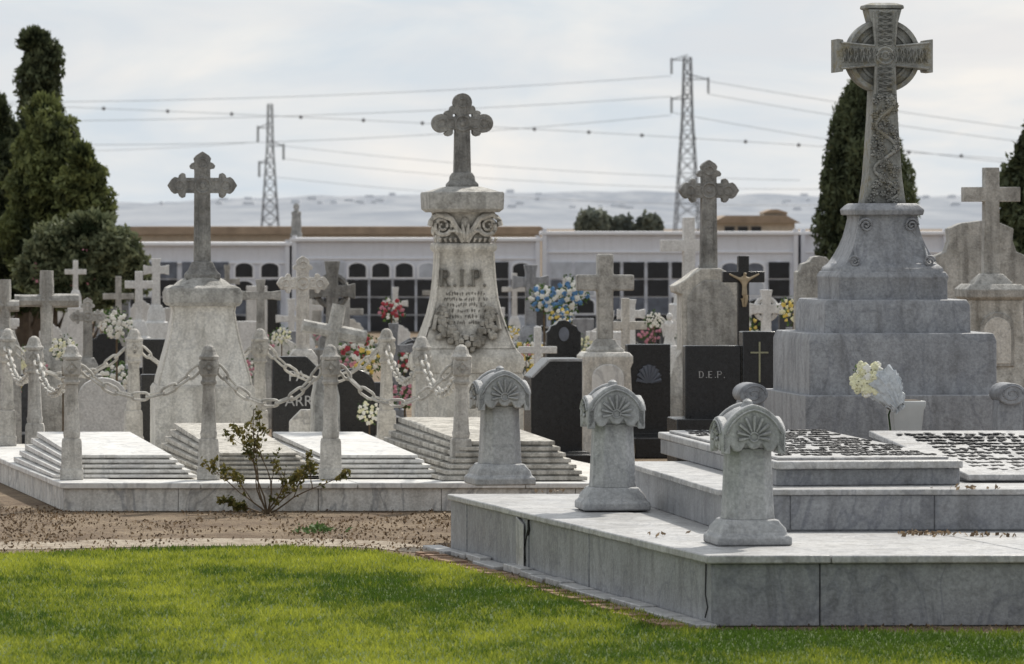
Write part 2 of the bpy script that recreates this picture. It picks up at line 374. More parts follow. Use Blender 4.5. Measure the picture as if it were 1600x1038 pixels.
def hills():
    vs=[];fs=[]; nx,ny=170,28
    for j in range(ny):
        Y=1500+6500*(j/(ny-1))**1.3
        for i in range(nx):
            X=(-.16+.32*i/(nx-1))*Y
            vs.append((X,Y,hz(X,Y) if j else -1))
    for j in range(ny-1):
        for i in range(nx-1): fs.append((j*nx+i,j*nx+i+1,(j+1)*nx+i+1,(j+1)*nx+i))
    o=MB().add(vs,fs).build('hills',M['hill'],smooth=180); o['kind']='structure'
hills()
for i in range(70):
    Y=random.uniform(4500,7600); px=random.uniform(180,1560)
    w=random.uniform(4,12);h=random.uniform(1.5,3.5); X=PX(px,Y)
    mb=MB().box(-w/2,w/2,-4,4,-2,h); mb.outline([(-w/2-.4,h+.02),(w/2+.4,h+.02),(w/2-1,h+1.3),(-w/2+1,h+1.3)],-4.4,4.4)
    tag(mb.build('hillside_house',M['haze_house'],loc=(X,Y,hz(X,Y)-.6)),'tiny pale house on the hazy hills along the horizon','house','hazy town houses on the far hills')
# ---------------------------------------------------------------- right platform
uu=Vector((math.cos(R(2.2)),math.sin(R(2.2))))
def para(a,b,r): return [a,a+uu*r,b+uu*r,b]
def lerp(a,b,t): return a+(b-a)*t
A=G(1113,980); B=G(705,862); vd=(B-A).normalized()
plat=empty('burial_platform',(0,0,0),0,'large grey marble burial platform with cracked side and stepped tiers at right','grave platform')
MB().quadprism(para(A+uu*.03+vd*.03,B+uu*.03,6.5),0,.40).build('core',M['grey_marble'],plat)
brk=[0,.42,.655,.70,.925,1.0]
nrm=Vector((-vd.y,vd.x))
for i in range(5):
    a=lerp(A,B,brk[i]+.0012); b=lerp(A,B,brk[i+1]-.0012); of=nrm*(.012 if i==2 else random.uniform(0,.006))
    MB().quadprism([a+of,a-nrm*.028,b-nrm*.028,b+of],.005,.405).build('side_panel',M['grey_marble'],plat,.006)
fb=[0,.69,2.2,3.6,5.0,6.4]
for i in range(5):
    a=A+uu*(fb[i]+.004); b=A+uu*(fb[i+1]-.004); o_=-vd*random.uniform(.002,.008)
    MB().quadprism([a+o_,b+o_,b+vd*.028,a+vd*.028],.005,.405).build('front_panel',M['grey_marble'],plat,.006)
cs=[0,.24,.47,.72,1.0]
for i in range(4):
    a=lerp(A,B,cs[i]+(.001 if i else -.006)); b=lerp(A,B,cs[i+1]-.001); of=nrm*(.03+random.uniform(0,.02)); zz=random.uniform(-.004,.006)
    MB().quadprism([a+of,a+uu*.75,b+uu*.75,b+of],.407,.457+zz).build('coping_slab',M['grey_top'],plat,.01)
for i in range(4):
    a=A+uu*(.755+1.4*i)-vd*.05; b=A+uu*(.755+1.4*(i+1)-.006)-vd*.05
    MB().quadprism([a,b,b+vd*2.4,a+vd*2.4],.407,.457+random.uniform(-.003,.003)).build('coping_slab',M['grey_top'],plat,.01)
a=A+uu*.755+vd*2.36
MB().quadprism([a,a+uu*5.6,B+uu*6.4,B+uu*.755],.404,.451).build('paving',M['grey_top'],plat)
def on_side(t,z,o=.012):
    p=lerp(A,B,t)+nrm*o; return (p.x,p.y,z)
pts=[(.655,.40),(.652,.33),(.66,.27),(.668,.18),(.664,.10),(.675,.01)]
MB().tube([on_side(t,z,.008) for t,z in pts],[.008,.015,.011,.017,.012,.022],4).build('crack',M['crack'],plat)
MB().tube([on_side(t,z,.004) for t,z in [(.017,.40),(.019,.2),(.012,.12),(.02,.05)]],.006,4).build('crack',M['crack'],plat)
MB().quadprism([lerp(A,B,.664)+nrm*.03,lerp(A,B,.667)+nrm*.014,lerp(A,B,.69)+nrm*.014,lerp(A,B,.688)+nrm*.045],0.01,[.36,.36,.41,.41]).build('broken_panel',M['grey_top'],plat,.004)
mb=MB(); t=-.02
while t<1.0:
    l=random.uniform(.05,.11); o0=nrm*random.uniform(.10,.17); z=random.uniform(.025,.055)
    mb.quadprism([lerp(A,B,t)+o0,lerp(A,B,t)+nrm*.012,lerp(A,B,t+l-.004)+nrm*.012,lerp(A,B,t+l-.004)+o0],0,z); t+=l
mb.build('foot_edging',M['grey_top'],plat,.006)
mb=MB(); t=-.03
while t<.95:
    o0=nrm*.36; mb.quadprism([lerp(A,B,t)+o0,lerp(A,B,t)+nrm*.2,lerp(A,B,t+.02)+nrm*.2,lerp(A,B,t+.02)+o0],0,random.uniform(.012,.03)); t+=.022
tag(mb.build('brick_edging',M['brick'],None,.003),'sunken row of red bricks between the lawn and the grey platform','brick edging')
c=G(1126,829,.46); d=G(993,783,.46); d=c+(d-c)*1.12
MB().quadprism(para(c+uu*.03,d,6.0),.452,.70).build('step',M['grey_marble'],plat,.006)
q0=0
for l in (.48,1.0,1.6,1.6,1.2):
    a=c+uu*(q0+.003); MB().quadprism([a-vd*.012,a+uu*(l-.006)-vd*.012,a+uu*(l-.006)+vd*.02,a+vd*.02],.462,.70).build('step_panel',M['grey_marble'],plat,.005); q0+=l
vv=(d-c).normalized()
MB().quadprism([c-uu*.03-vv*.03,c+uu*6-vv*.03,d+uu*6,d-uu*.03],.702,.742).build('step_slab',M['grey_top'],plat,.008)
cl=[]
for px,py,h_,n_ in((1450,836,.458,60),(1540,838,.458,30),(1500,765,.742,15),(850,769,.458,10),(1040,836,.458,6)):
    for _ in range(n_):
        p=G(px+random.gauss(0,28),py+random.gauss(0,1.2),h_); cl.append((p.x,p.y,h_+.014))
o=leaves('fallen_leaves',np.array(cl),.022,rng.random(len(cl)),M['litter'],None,0,.6,33); tag(o,'dry fallen leaves lying on the grey platform steps','leaf litter',kind='stuff')
fl=G(1212,722,.915); bl=G(1028,675,.915); fr=G(1505,720,.915); br=fr+(bl-fl)
def ins(P4,d):
    c=(P4[0]+P4[1]+P4[2]+P4[3])/4; return [p+(c-p).normalized()*d for p in P4]
t1=empty('ledger_tomb',(0,0,0),0,'low grey marble ledger tomb with dark lead lettering in front of the Celtic cross','tomb')
Q=[fl,fr,br,bl]
MB().quadprism(ins(Q,.05),.744,.86).build('tomb_base',M['grey_marble'],t1,.008)
MB().quadprism(Q,.862,.915).build('ledger_slab',M['grey_top'],t1,.01)
Q2=ins(Q,.22); MB().quadprism(Q2,.9155,.935).build('inscribed_panel',M['grey_top'],t1,.006)
def slabtext(Q,z,parent,rows=9,zb=None):
    mb=MB(); zb=zb or z
    Lq=(Q[3]-Q[0]).length; pitch=Lq/(rows+.6); ud=(Q[1]-Q[0]).normalized(); dd=(Q[3]-Q[0]).normalized(); W=(Q[1]-Q[0]).length
    for r in range(rows):
        m=random.uniform(.03,.10)*W; x=m
        while x<W-m:
            w=random.uniform(.03,.055)
            if random.random()<.93:
                s0=(r+.62)*pitch; lh=pitch*random.choice((.5,.55,.75))
                for q in range(random.choice((3,3,4))):
                    xa=x+random.uniform(0,w); horiz=random.random()<.5
                    sa=s0+random.uniform(0,lh*.8 if horiz else lh*.3)
                    xb=xa+(w*.9 if horiz else random.uniform(-.3,.5)*w); sb=sa+(.04 if horiz else lh*.65)
                    hw=.045 if horiz else .009
                    pa=Q[0]+ud*xa+dd*sa; pb=Q[0]+ud*xb+dd*sb
                    o_=dd*hw if horiz else ud*hw
                    zt=z+(zb-z)*(sa/Lq)+.002
                    mb.quadprism([pa-o_,pb-o_,pb+o_,pa+o_],zt,zt+.006)
            x+=w+.016
    mb.build('lettering',M['letters'],parent)
slabtext(Q2,.935,t1,12)
t2=empty('ledger_tomb',(0,0,0),0,'tilted grey marble ledger tomb with dark lettering cut by the right frame edge','tomb')
fl2=G(1512,742,.80); bl2=G(1357,673,1.0); fr2=fl2+uu*1.5; br2=bl2+uu*1.5
Q=[fl2,fr2,br2,bl2]
MB().quadprism(ins(Q,.06),.744,[.755,.755,.95,.95]).build('tomb_base',M['grey_marble'],t2,.008)
MB().quadprism(Q,[.757,.757,.952,.952],[.80,.80,1.0,1.0]).build('ledger_slab',M['grey_top'],t2,.01)
Q2=ins(Q,.2); slabtext(Q2,.807,t2,12,.994)
def hooded_post():
    r=empty('hooded_post',(0,0,0),9)
    MB().loft([(0,.25),(.06,.25),(.075,.225),(.115,.215),(.15,.185),(.17,.175)],4).build('plinth',M['grey_post'],r,.012)
    MB().loft([(.165,.168),(.2,.162),(.6,.145),(.64,.15)],8).build('shaft',M['grey_post'],r,.008)
    hw=.212; zb=.60; sp=.745; top=.93
    def arcp(s,tp):
        p=[]
        for i in range(17):
            a=i/16*2-1
            p.append((hw*s*a,sp+(tp-sp)*((1-abs(a)**2.0)**.75*.85+.15*(1-abs(a)))))
        return p
    low=[]
    for i in range(17):
        a=1-2*i/16; low.append((hw*a,zb+.05*abs(math.sin(i*math.pi/4+math.pi/2))**.7*-1+.05+.035*(1-abs(a))))
    arcF=arcp(1,top); arcS=arcp(1,.845)
    mb=MB()
    for sg in(-1,1):
        y0,y1=sorted((sg*(hw-.06),sg*hw)); mb.outline(arcF+low,y0,y1)
        m2=MB().outline(arcS+low,*sorted((sg*(hw-.055),sg*(hw+.001)))); mb.add([(y,x,z) for x,y,z in m2.v],m2.f)
    dome=[(.64,.150),(.66,.192)]+[(sp+(top-.012-sp)*((1-a**2.0)**.75*.85+.15*(1-a)),hw*.93*a+.004) for a in (1,.96,.9,.8,.7,.6,.5,.4,.3,.2,.1,.03)]
    mb.loft(dome,4)
    h=mb.build('hood',M['grey_post'],r,.010)
    MB().loft([(top-.03,.05),(top-.004,.032),(top+.014,.03),(top+.03,.01)],8).build('finial',M['grey_post'],h)
    mb=MB()
    for rot in range(4):
        m2=MB(); y=-hw-.003; cz=.715; sc_=1 if rot%2==0 else .62; arc=arcF if rot%2==0 else arcS
        m2.tube([(x*.86,y,sp+(z-sp)*.84-.008) for x,z in arc],.008,5)
        for kx in range(9):
            a=R(-10+25*kx); l=(.105+.035*max(0,math.sin(a)))*(1 if abs(math.cos(a))>.8 else sc_)
            c1=(math.cos(a)*.035,y,cz+math.sin(a)*.035); c2=(math.cos(a)*l,y-.002,cz+math.sin(a)*l)
            m2.tube([c1,((c1[0]+c2[0])/2,y-.006,(c1[2]+c2[2])/2),c2],[.005,.011,.013],5)
        m2.tube([(.03*math.cos(R(18*i)),y,cz+.03*math.sin(R(18*i))) for i in range(20)],.007,5,True)
        M_=Matrix.Rotation(R(90*rot),4,'Z'); mb.add([tuple(M_@Vector(v)) for v in m2.v],m2.f)
    mb.build('fan_relief',M['grey_post'],h)
    return r
hp=hooded_post()
for i,(px,py,lb) in enumerate(((1168,855,'grey marble hooded post with fan relief, nearest, on the front corner of the platform'),(957,800,'grey marble hooded post with fan relief, middle one on the left platform edge'),(781,760,'grey marble hooded post with fan relief, farthest and leftmost on the platform edge'))):
    o=hp if i==0 else copy_tree(hp); p=G(px,py,.457); o.location=(PX(px,p.y+.25),p.y+.25,.462); o.rotation_euler.z=R((9,7,11)[i]); tag(o,lb,'post','hooded posts along the edge of the grey platform')
# ---------------------------------------------------------------- Celtic monument
m=Mon('celtic_cross_monument','tall grey Celtic wheel cross on a stepped pedestal beside the cypress','monument',1378,43.4,8)
k=m.k; PG=M['ped_grey']
m.loft('lower_step',PG,[(None,196),(612,196)],cx=20)
m.loft('step',PG,[(613.5,163),(530,163),(518,158)],cx=2)
m.loft('step',PG,[(519.5,128),(475,127),(467,122)],cx=0)
m.loft('step',PG,[(468.5,95),(440,95),(432,97),(424,92)],cx=0,n=4)
pf=[(425,90),(418,88),(412,80),(400,72),(385,64),(370,58),(355,54),(342,51),(335,52)]
m.loft('pedestal',PG,pf,smooth=60,bev=0)
m.loft('pedestal_cap',PG,[(336.5,60),(328,62),(322,56),(318,50)])
for sx in (-1,1):
    mb=MB()
    for (cx,cz,r0,tn_) in((40,352,11,2.0),(66,408,9,1.8)):
        yy=-(56 if cz<380 else 82)*k*.9
        sp=[]
        for i in range(26):
            a=i/25*tn_*2*math.pi; rr=r0*(1-i/28)*k; sp.append((sx*(cx*k*.9+rr*math.cos(a)),yy-.006,m.z(cz)+rr*math.sin(a)))
        mb.tube(sp,.011,5)
    mb.tube([(sx*(40+8*math.sin(t*3))*k*.9+sx*t*24*k*.8,-(54+t*t*26)*k*.9-.004,m.z(360+t*44)) for t in [i/8 for i in range(9)]],.012,5)
    mb.build('scroll_relief',PG,m.root)
cm=M['celtic']; dp=.15
z0=m.z(88)
up=[(18*k,17*k),(50*k,20*k),(72*k,26*k)]; ri=[(18*k,17*k),(50*k,20*k),(66*k,21*k),(67*k,25*k),(76*k,26*k)]
dn=[(17*k,17*k),(50*k,18*k),(100*k,20.5*k),(150*k,24*k),(190*k,27*k),(212*k,30*k),(231*k,33*k)]
mb=MB().outline(cross_outline(up,ri,dn,cz=z0),-dp*.9,dp*.9)
cr=mb.build('cross',cm,m.root,.012)
MB().loft([(m.z(17),25*k),(m.z(14),31*k),(m.z(9),30*k),(m.z(5),18*k)],4,.7).build('cross_cap',cm,cr,.006)
mb=MB(); n=48
for r0,r1,d in((56,20,.085),(57,50,.112),(40,36,.098),(28,24,.096)):
    rs=[]
    for i in range(n+1):
        a=2*math.pi*i/n; c_,s_=math.cos(a),math.sin(a)
        rs.append([(r1*k*c_,-d,z0+r1*k*s_),(r0*k*c_,-d,z0+r0*k*s_),(r0*k*c_,d,z0+r0*k*s_),(r1*k*c_,d,z0+r1*k*s_)])
    mb.rings(rs,False)
mb.build('wheel',cm,cr)
CRf=M['celtic_relief']
mb=MB(); y=-dp*.9-.001
def ring(cx,cz,r,t=.012): mb.tube([(cx*k+r*k*math.cos(R(30*i)),y,cz+r*k*math.sin(R(30*i))) for i in range(12)],t,4,True)
ring(0,z0,13,.014); ring(0,z0,6,.013)
for i in range(5):
    for sx in (-1,1):
        cx=sx*(22+i*10)
        mb.tube([((cx-5)*k,y,z0-.055),(cx*k,y,z0+.055),((cx+5)*k,y,z0-.055)],.011,4); mb.tube([((cx-5)*k,y,z0+.055),(cx*k,y,z0-.055),((cx+5)*k,y,z0+.055)],.011,4)
for i in range(6):
    for sg in(1,-1):
        cz=z0+sg*(20+i*9)*k; mb.tube([(-.055,y,cz-.026),(.055,y,cz),(-.055,y,cz+.026)],.011,4); mb.tube([(.055,y,cz-.026),(-.055,y,cz),(.055,y,cz+.026)],.011,4)
for sx in (-1,1):
    mb.tube([(sx*15*k,y,z0+17*k),(sx*19*k,y,z0+68*k)],.010,4); mb.tube([(sx*15*k,y,z0-17*k),(sx*16*k,y,z0-60*k)],.010,4)
    for sz in(-1,1): mb.tube([(sx*17*k,y,z0+sz*15*k),(sx*70*k,y,z0+sz*20*k)],.010,4)
mb.build('knot_relief',CRf,cr)
mb=MB(); rv=random.Random(3)
sw=lambda t:(19+8*t+(5*(t-.8)/.2 if t>.8 else 0))*k
mb.tube([(sw(i/79)*.72*math.sin(i/79*15+.6),y-.006,m.z(150+165*i/79)) for i in range(80)],[.018-.006*i/79 for i in range(80)],6)
for i in range(64):
    t=(i+.5)/64; cx=sw(t)*rv.uniform(-.92,.92); z=m.z(150+165*t); a0=rv.uniform(0,6.28)
    for q in range(5):
        a=a0+q*1.257; L_=rv.uniform(.026,.042)
        mb.tube([(cx,y,z),(cx+L_*.6*math.cos(a),y-.012,z+L_*.6*math.sin(a)),(cx+L_*math.cos(a),y+.002,z+L_*math.sin(a))],[.006,.014,.004],5)
    mb.ball((cx,y-.004,z),.012,1,6)
mb.build('vine_relief',CRf,cr)
# ---------------------------------------------------------------- bouquet, planter, scroll posts
def bouquet(label,px,py,Y,r,mats,nb=14,group=None,cat='flowers',leaf=True,name='flower_bunch',zbase=0,fl=.2,stems=True,oval=.85,fwd=0):
    z=ZZ(py,Y); ro=empty(name,(PX(px,Y),Y,z),0,label,cat,group)
    rad=r*Y/F
    for mi,mt in enumerate(mats):
        mb=MB(); nn_=max(3,nb//len(mats))
        for i in range(nn_):
            a=2.399*(i*len(mats)+mi)+random.uniform(-.3,.3); e=((i+.5)/nn_)**.5
            c=(rad*e*math.cos(a),random.uniform(-.5,.2)*rad*.6-.01-fwd-rad*.4*(1-e*e),rad*e*math.sin(a)*oval)
            fr=rad*fl*random.uniform(.75,1.2)
            mb.ball(c,fr*.6,1,6)
            for p in range(5):
                b=p*1.257+random.random(); mb.ball((c[0]+fr*.55*math.cos(b),c[1]-fr*.15,c[2]+fr*.55*math.sin(b)),fr*.5,1,6,.55)
        mb.build('blossoms',mt,ro)
    if leaf:
        q=rng.normal(0,1,(140,3)); q/=np.linalg.norm(q,axis=1)[:,None]; q*=rad*rng.uniform(.5,1.18,(140,1)); q[:,1]=q[:,1]*.4+rad*.25
        leaves('leaves',q,rad*.16,rng.random(140),M['leaf'],ro,0,.5,random.randint(0,999))
        if stems: MB().tube([(0,rad*.2,-rad*.4),(0,rad*.25,-(z-zbase))],rad*.07,5).build('stems',M['stem'],ro)
    return ro
pl=Mon('planter','pale square planter on the monument step beneath the bouquet','planter',1414,41.3,8)
pl.loft('box',M['pot'],[(690,22),(676,24),(640,28),(634,31),(626,31)],bev=.01)
pl.loft('soil',M['bark'],[(629,24),(625,24)])
bq=bouquet('bunch of cream and white roses in pale paper leaning on the pedestal',1358,592,41.0,26,[M['petal_cream'],M['petal_white'],M['petal_cream']],39,fl=.30,stems=False,oval=.95,fwd=.05)
kk=41.0/F; rp=random.Random(12)
for s_ in range(4):   # crumpled overlapping sheets gathered towards the pot
    rs=[]; a0=s_*.9
    for cx,cz,rr in ((16,-2,23),(24,-10,24),(31,-18,21),(37,-27,17),(42,-36,13),(46,-45,9)):
        row=[]
        for j in range(23):
            a=a0+j*2*math.pi/22*.8; q=rr*(1+.26*rp.uniform(-1,1)+.05*s_)
            row.append(((cx+.7*q*math.cos(a)+rp.uniform(-2,2))*kk,(-4+q*.45*math.sin(a)+rp.uniform(-2,2))*kk-.05-.012*s_,(cz+.75*q*math.cos(a+.9)+rp.uniform(-2,2))*kk))
        rs.append(row)
    vs=[p for r_ in rs for p in r_]; n_=23; fs=[(i*n_+j,i*n_+j+1,(i+1)*n_+j+1,(i+1)*n_+j) for i in range(len(rs)-1) for j in range(n_-1)]
    MB().add(vs,fs).build('paper_wrap',M['paper'],bq,0,8)
MB().tube([(38*kk,-.03,-34*kk),(30*kk,-.03,-56*kk),(33*kk,-.02,-82*kk)],.008,5).build('stems',M['leaf'],bq)
for px,lb in((1172,'grey stone scroll-topped kerb post left of the Celtic cross pedestal'),(1574,'grey stone scroll-topped kerb post right of the Celtic cross pedestal')):
    s=Mon('scroll_post',lb,'post',px,41.4,8,group='scroll topped posts beside the pedestal')
    s.loft('shaft',M['ped_grey'],[(None,22),(640,22),(625,20)])
    z=s.z(615); r=17*s.k
    MB().outline([(r*1.35*math.cos(R(15*i)),z+r*math.sin(R(15*i))) for i in range(24)],-.16,.16).build('scroll',M['ped_grey'],s.root,.01)
    sp=[(r*(1-i/30)*math.cos(i*.42)*1.1,-.162,z+r*(1-i/30)*math.sin(i*.42)*.85) for i in range(26)]
    MB().tube(sp,.007,4).build('scroll_relief',M['ped_grey'],s.root)
# ---------------------------------------------------------------- left plot
C=G(100,800); vl=(G(0,755)-C).normalized(); u2=Vector((math.cos(R(.9)),math.sin(R(.9))))
HP=.257; LD=8.3; LW=5.6
plot=empty('burial_plot',(0,0,0),0,'raised cream marble burial plot enclosed by chain posts at left','grave plot')
def pq(a0,a1,b0,b1): return [C+u2*a0+vl*b0,C+u2*a1+vl*b0,C+u2*a1+vl*b1,C+u2*a0+vl*b1]
MB().quadprism(pq(.03,LW,.03,LD),0,.2).build('core',M['curb'],plot)
a=0
for l in (1.02,1.25,1.1,1.2,1.0):
    MB().quadprism(pq(a+.003,a+l-.003,0,.028),.004,.205).build('front_panel',M['curb'],plot,.004); a+=l
b=0
for l in (1.7,1.7,1.7,1.6,1.55):
    MB().quadprism(pq(0,.028,b+(.03 if b==0 else .003),b+l-.003),.004,.205).build('side_panel',M['curb'],plot,.004); b+=l
a=-.03
for l in (1.25,1.4,1.5,1.45):
    MB().quadprism(pq(a,a+l-.005,-.03,.5),.207,HP+random.uniform(-.003,.003)).build('coping_slab',M['white_marble'],plot,.008); a+=l
b=.505
for l in (1.9,2.0,2.0,1.9):
    MB().quadprism(pq(-.03,.5,b,b+l-.005),.207,HP).build('coping_slab',M['white_marble'],plot,.008); b+=l
MB().quadprism(pq(.505,LW-.05,.505,LD),.205,HP-.006).build('paving',M['cream'],plot)
def stepped(label,flx,frx,mat,L=3.2,nl=5,h=.17,rise=.17,inset=.035,topmat=None,py=748,name='stepped_tomb'):
    a=G(flx,py,HP); b_=G(frx,py,HP); ro=empty(name,(0,0,0),0,label,'tomb')
    ux=(b_-a).normalized(); W=(b_-a).length
    def ring4(d): return [a+ux*d+vl*d,a+ux*(W-d)+vl*d,a+ux*(W-d)+vl*(L-d),a+ux*d+vl*(L-d)]
    dm=inset*nl+.03
    MB().quadprism(ring4(dm),HP-.004,[HP+h-.02]*2+[HP+h-.02+rise]*2).build('core',mat,ro)
    for i in range(nl):
        z0=HP+h*i/nl+.003; z1=HP+h*(i+1)/nl-.010; r0=rise*i/nl; r1=rise*(i+1)/nl
        q=ring4(inset*i)
        if i==0: r0=0
        mb=MB().quadprism(q,[z0+.004,z0+.004,z0+.004+r0,z0+.004+r0],[z1,z1,z1+r1,z1+r1])
        mb.build('top_slab' if i==nl-1 else 'step',(topmat or mat) if i==nl-1 else mat,ro,.004)
        if i<nl-1:
            q2=ring4(inset*(i+1)+.02)
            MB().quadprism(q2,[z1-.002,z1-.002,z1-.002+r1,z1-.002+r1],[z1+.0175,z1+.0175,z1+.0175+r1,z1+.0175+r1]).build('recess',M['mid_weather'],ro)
    return ro
stepped('clean white stepped marble tomb at the left end of the chained plot',84,308,M['white_marble'],3.2,5,.215,.10,.05)
stepped('weathered stepped tomb with dark stained mouldings between the two white tombs',318,502,M['tomb_dark'],3.3,6,.235,.16,.036)
stepped('clean white stepped marble tomb between the rose bush and the brown tomb',476,694,M['white_marble'],3.2,5,.215,.10,.05)
stepped('brown weathered stepped tomb below the R.I.P. monument',690,918,M['tomb_dark'],3.6,7,.36,.10,.04,py=752)
def cpost():
    r=empty('chain_post',(0,0,0),4); s=M['post_stone']
    MB().loft([(0,.105),(.09,.105),(.10,.095),(.34,.09),(.37,.082)],4).build('plinth',s,r,.006)
    MB().loft([(.365,.07),(.42,.078),(.44,.07),(.80,.055),(.86,.058)],8).build('shaft',s,r,.004)
    MB().loft([(.86,.068),(.885,.075),(.90,.062),(.93,.062),(.95,.08),(1.07,.08),(1.085,.072)],4).build('head_block',s,r,.005)
    MB().loft([(1.083,.088),(1.11,.092),(1.13,.07),(1.165,.06),(1.20,.045),(1.22,.015)],8).build('cap',s,r,.004)
    mb=MB()
    for rot in range(4):
        m2=MB(); y=-.082; z=1.01
        m2.tube([(0,y,z+.05),(.045,y,z),(0,y,z-.05),(-.045,y,z)],.009,4,True); m2.ball((0,y,z),.018,1,6)
        Q=Matrix.Rotation(R(90*rot),4,'Z'); mb.add([tuple(Q@Vector(v)) for v in m2.v],m2.f)
    mb.build('diamond_relief',s,r)
    return r
cp=cpost(); posts={}
pdat={'f0':(112,46.35,'front left corner chain post of the plot, weathered stone'),'f1':(326,46.35,'weathered chain post in the front row, between the left white and the stained tomb'),
'f2':(517,46.35,'weathered chain post in the front row, right of the rose bush'),'f3':(720,46.35,'weathered front right corner chain post before the R.I.P. monument'),
's0':(55,49.8,'weathered chain post in the middle of the left side of the plot'),'s1':(660,49.8,'weathered chain post in the middle of the right side of the plot'),
'b0':(10,53.3,'back left corner chain post at the left frame edge'),'b1':(208,53.3,'weathered chain post in the back row, just left of the fleury cross monument'),
'b2':(405,53.3,'weathered chain post in the back row, just right of the fleury cross monument'),'b3':(604,53.3,'weathered back right corner chain post left of the R.I.P. monument')}
for i,(kk_,(px,Y,lb)) in enumerate(pdat.items()):
    o=cp if i==0 else copy_tree(cp); o.location=(PX(px,Y),Y,HP+.002); o.rotation_euler.z=R(random.uniform(2,8)); o.rotation_euler.y=R(random.uniform(-.7,.7)); tag(o,lb,'post','chain posts around the raised plot'); posts[kk_]=Vector(o.location)
ring_=[]
for i in range(14):
    a=2*math.pi*i/14; x=math.cos(a)*.052; z=math.sin(a)*.035; x+=.028*(1 if x>0 else -1); ring_.append((x,0,z))
lk=MB().tube(ring_,.0135,6,True).build('link',M['chain'])
first=[True]
def chain(a,b,sag,lb,za=1.02,zb=1.02):
    p0=posts[a]+Vector((0,0,za)); p1=posts[b]+Vector((0,0,zb)); d=(p1-p0); d.z=0; dn_=d.normalized(); p0=p0+dn_*.08; p1=p1-dn_*.08
    ro=empty('hanging_chain',tuple(p0),0,lb,'chain','chains hung between the stone posts')
    nn=200; pts=[p0.lerp(p1,i/nn)-Vector((0,0,sag*4*(i/nn)*(1-i/nn))) for i in range(nn+1)]
    Ls=sum((pts[i+1]-pts[i]).length for i in range(nn)); n=max(3,round(Ls/.135))
    acc=0; tgt=[(j+.5)*Ls/n for j in range(n)]; j=0
    for i in range(nn):
        sl=(pts[i+1]-pts[i]).length
        while j<n and acc+sl>=tgt[j]:
            c=pts[i]; t=(pts[i+1]-pts[i]).normalized()
            if first[0]: o=lk; first[0]=False
            else: o=lk.copy(); col.objects.link(o)
            o.parent=ro; o.location=c-p0
            q=t.to_track_quat('X','Z'); o.rotation_mode='QUATERNION'
            o.rotation_quaternion=q@Quaternion((1,0,0),R(20+90*(j%2)+random.uniform(-12,12)))
            j+=1
        acc+=sl
chain('f0','f1',.27,'sagging stone chain at front left, over the left white tomb')
chain('f1','f2',.33,'sagging stone chain at front centre, over the stained tomb and rose bush')
chain('f2','f3',.33,'sagging stone chain at front right, before the R.I.P. monument')
chain('f0','s0',.3,'sagging chain on the left side, from the front corner to the middle post')
chain('s0','b0',.3,'sagging chain on the left side, from the middle post to the back corner')
chain('f3','s1',.3,'sagging chain on the right side, from the front corner to the middle post')
chain('s1','b3',.3,'sagging chain on the right side, from the middle post to the back corner')
chain('b0','b1',.3,'sagging chain at the back left, behind the corner post at the frame edge')
chain('b1','b2',.3,'chain at the back passing behind the fleury cross monument')
chain('b2','b3',.35,'sagging chain at the back behind the tilted rustic cross')
# M1
m=Mon('cross_monument','weathered fleury cross on a flared cream pedestal inside the chained plot','monument',316,51.8,7,HP)
m.loft('base',M['cream_old'],[(None,86),(606,86),(600,82)])
pf=[(601,80),(590,78),(570,72),(550,66),(525,59),(500,54),(487,52),(477,54)]
m.loft('pedestal',M['cream'],pf,smooth=60,bev=0)
m.beads('corner_moulding',M['cream_old'],pf,.011)
m.loft('pedestal_cap',M['mid_weather'],[(478,60),(472,65),(458,66),(450,62),(446,54)],smooth=30)
m.loft('cap_mound',M['mid_weather'],[(447,50),(442,44),(438,38),(434,30)],8,smooth=50)
m.loft('cross_foot',M['dark_weather'],[(436,30),(429,30),(423,24),(415,20),(409,17)])
m.cross(M['dark_weather'],237,290,54,12,411,style='bud',tdown=13)
# M2
m=Mon('rip_monument','tall R.I.P. monument with trefoil cross, scrolled capital and carved garland','monument',722,52,7,HP)
k=m.k
m.loft('base',M['cream_old'],[(None,88),(600,88),(580,86)],cx=8)
m.loft('base_moulding',M['cream_old'],[(581,88),(568,92),(556,90),(548,82),(542,78)],cx=6)
bp=[(543,80),(530,74),(510,66),(490,59),(465,53),(440,50),(415,48),(395,47),(390,52),(384,53),(380,50)]
m.loft('pedestal',M['cream_old'],bp,smooth=60,bev=0,cx=2)
m.beads('corner_moulding',M['cream_old'],bp[:8],.012,cx=2)
m.loft('capital',M['cream_old'],[(381,44),(360,43),(340,45),(330,50)],bev=0)
m.loft('capital_slab',M['mid_weather'],[(332,58),(327,65),(303,66),(300,64)],bev=.006)
m.loft('slab_roof',M['mid_weather'],[(301,62),(296,45),(292,30)],bev=.004)
mb=MB()
yf=-44*k*.9-.01
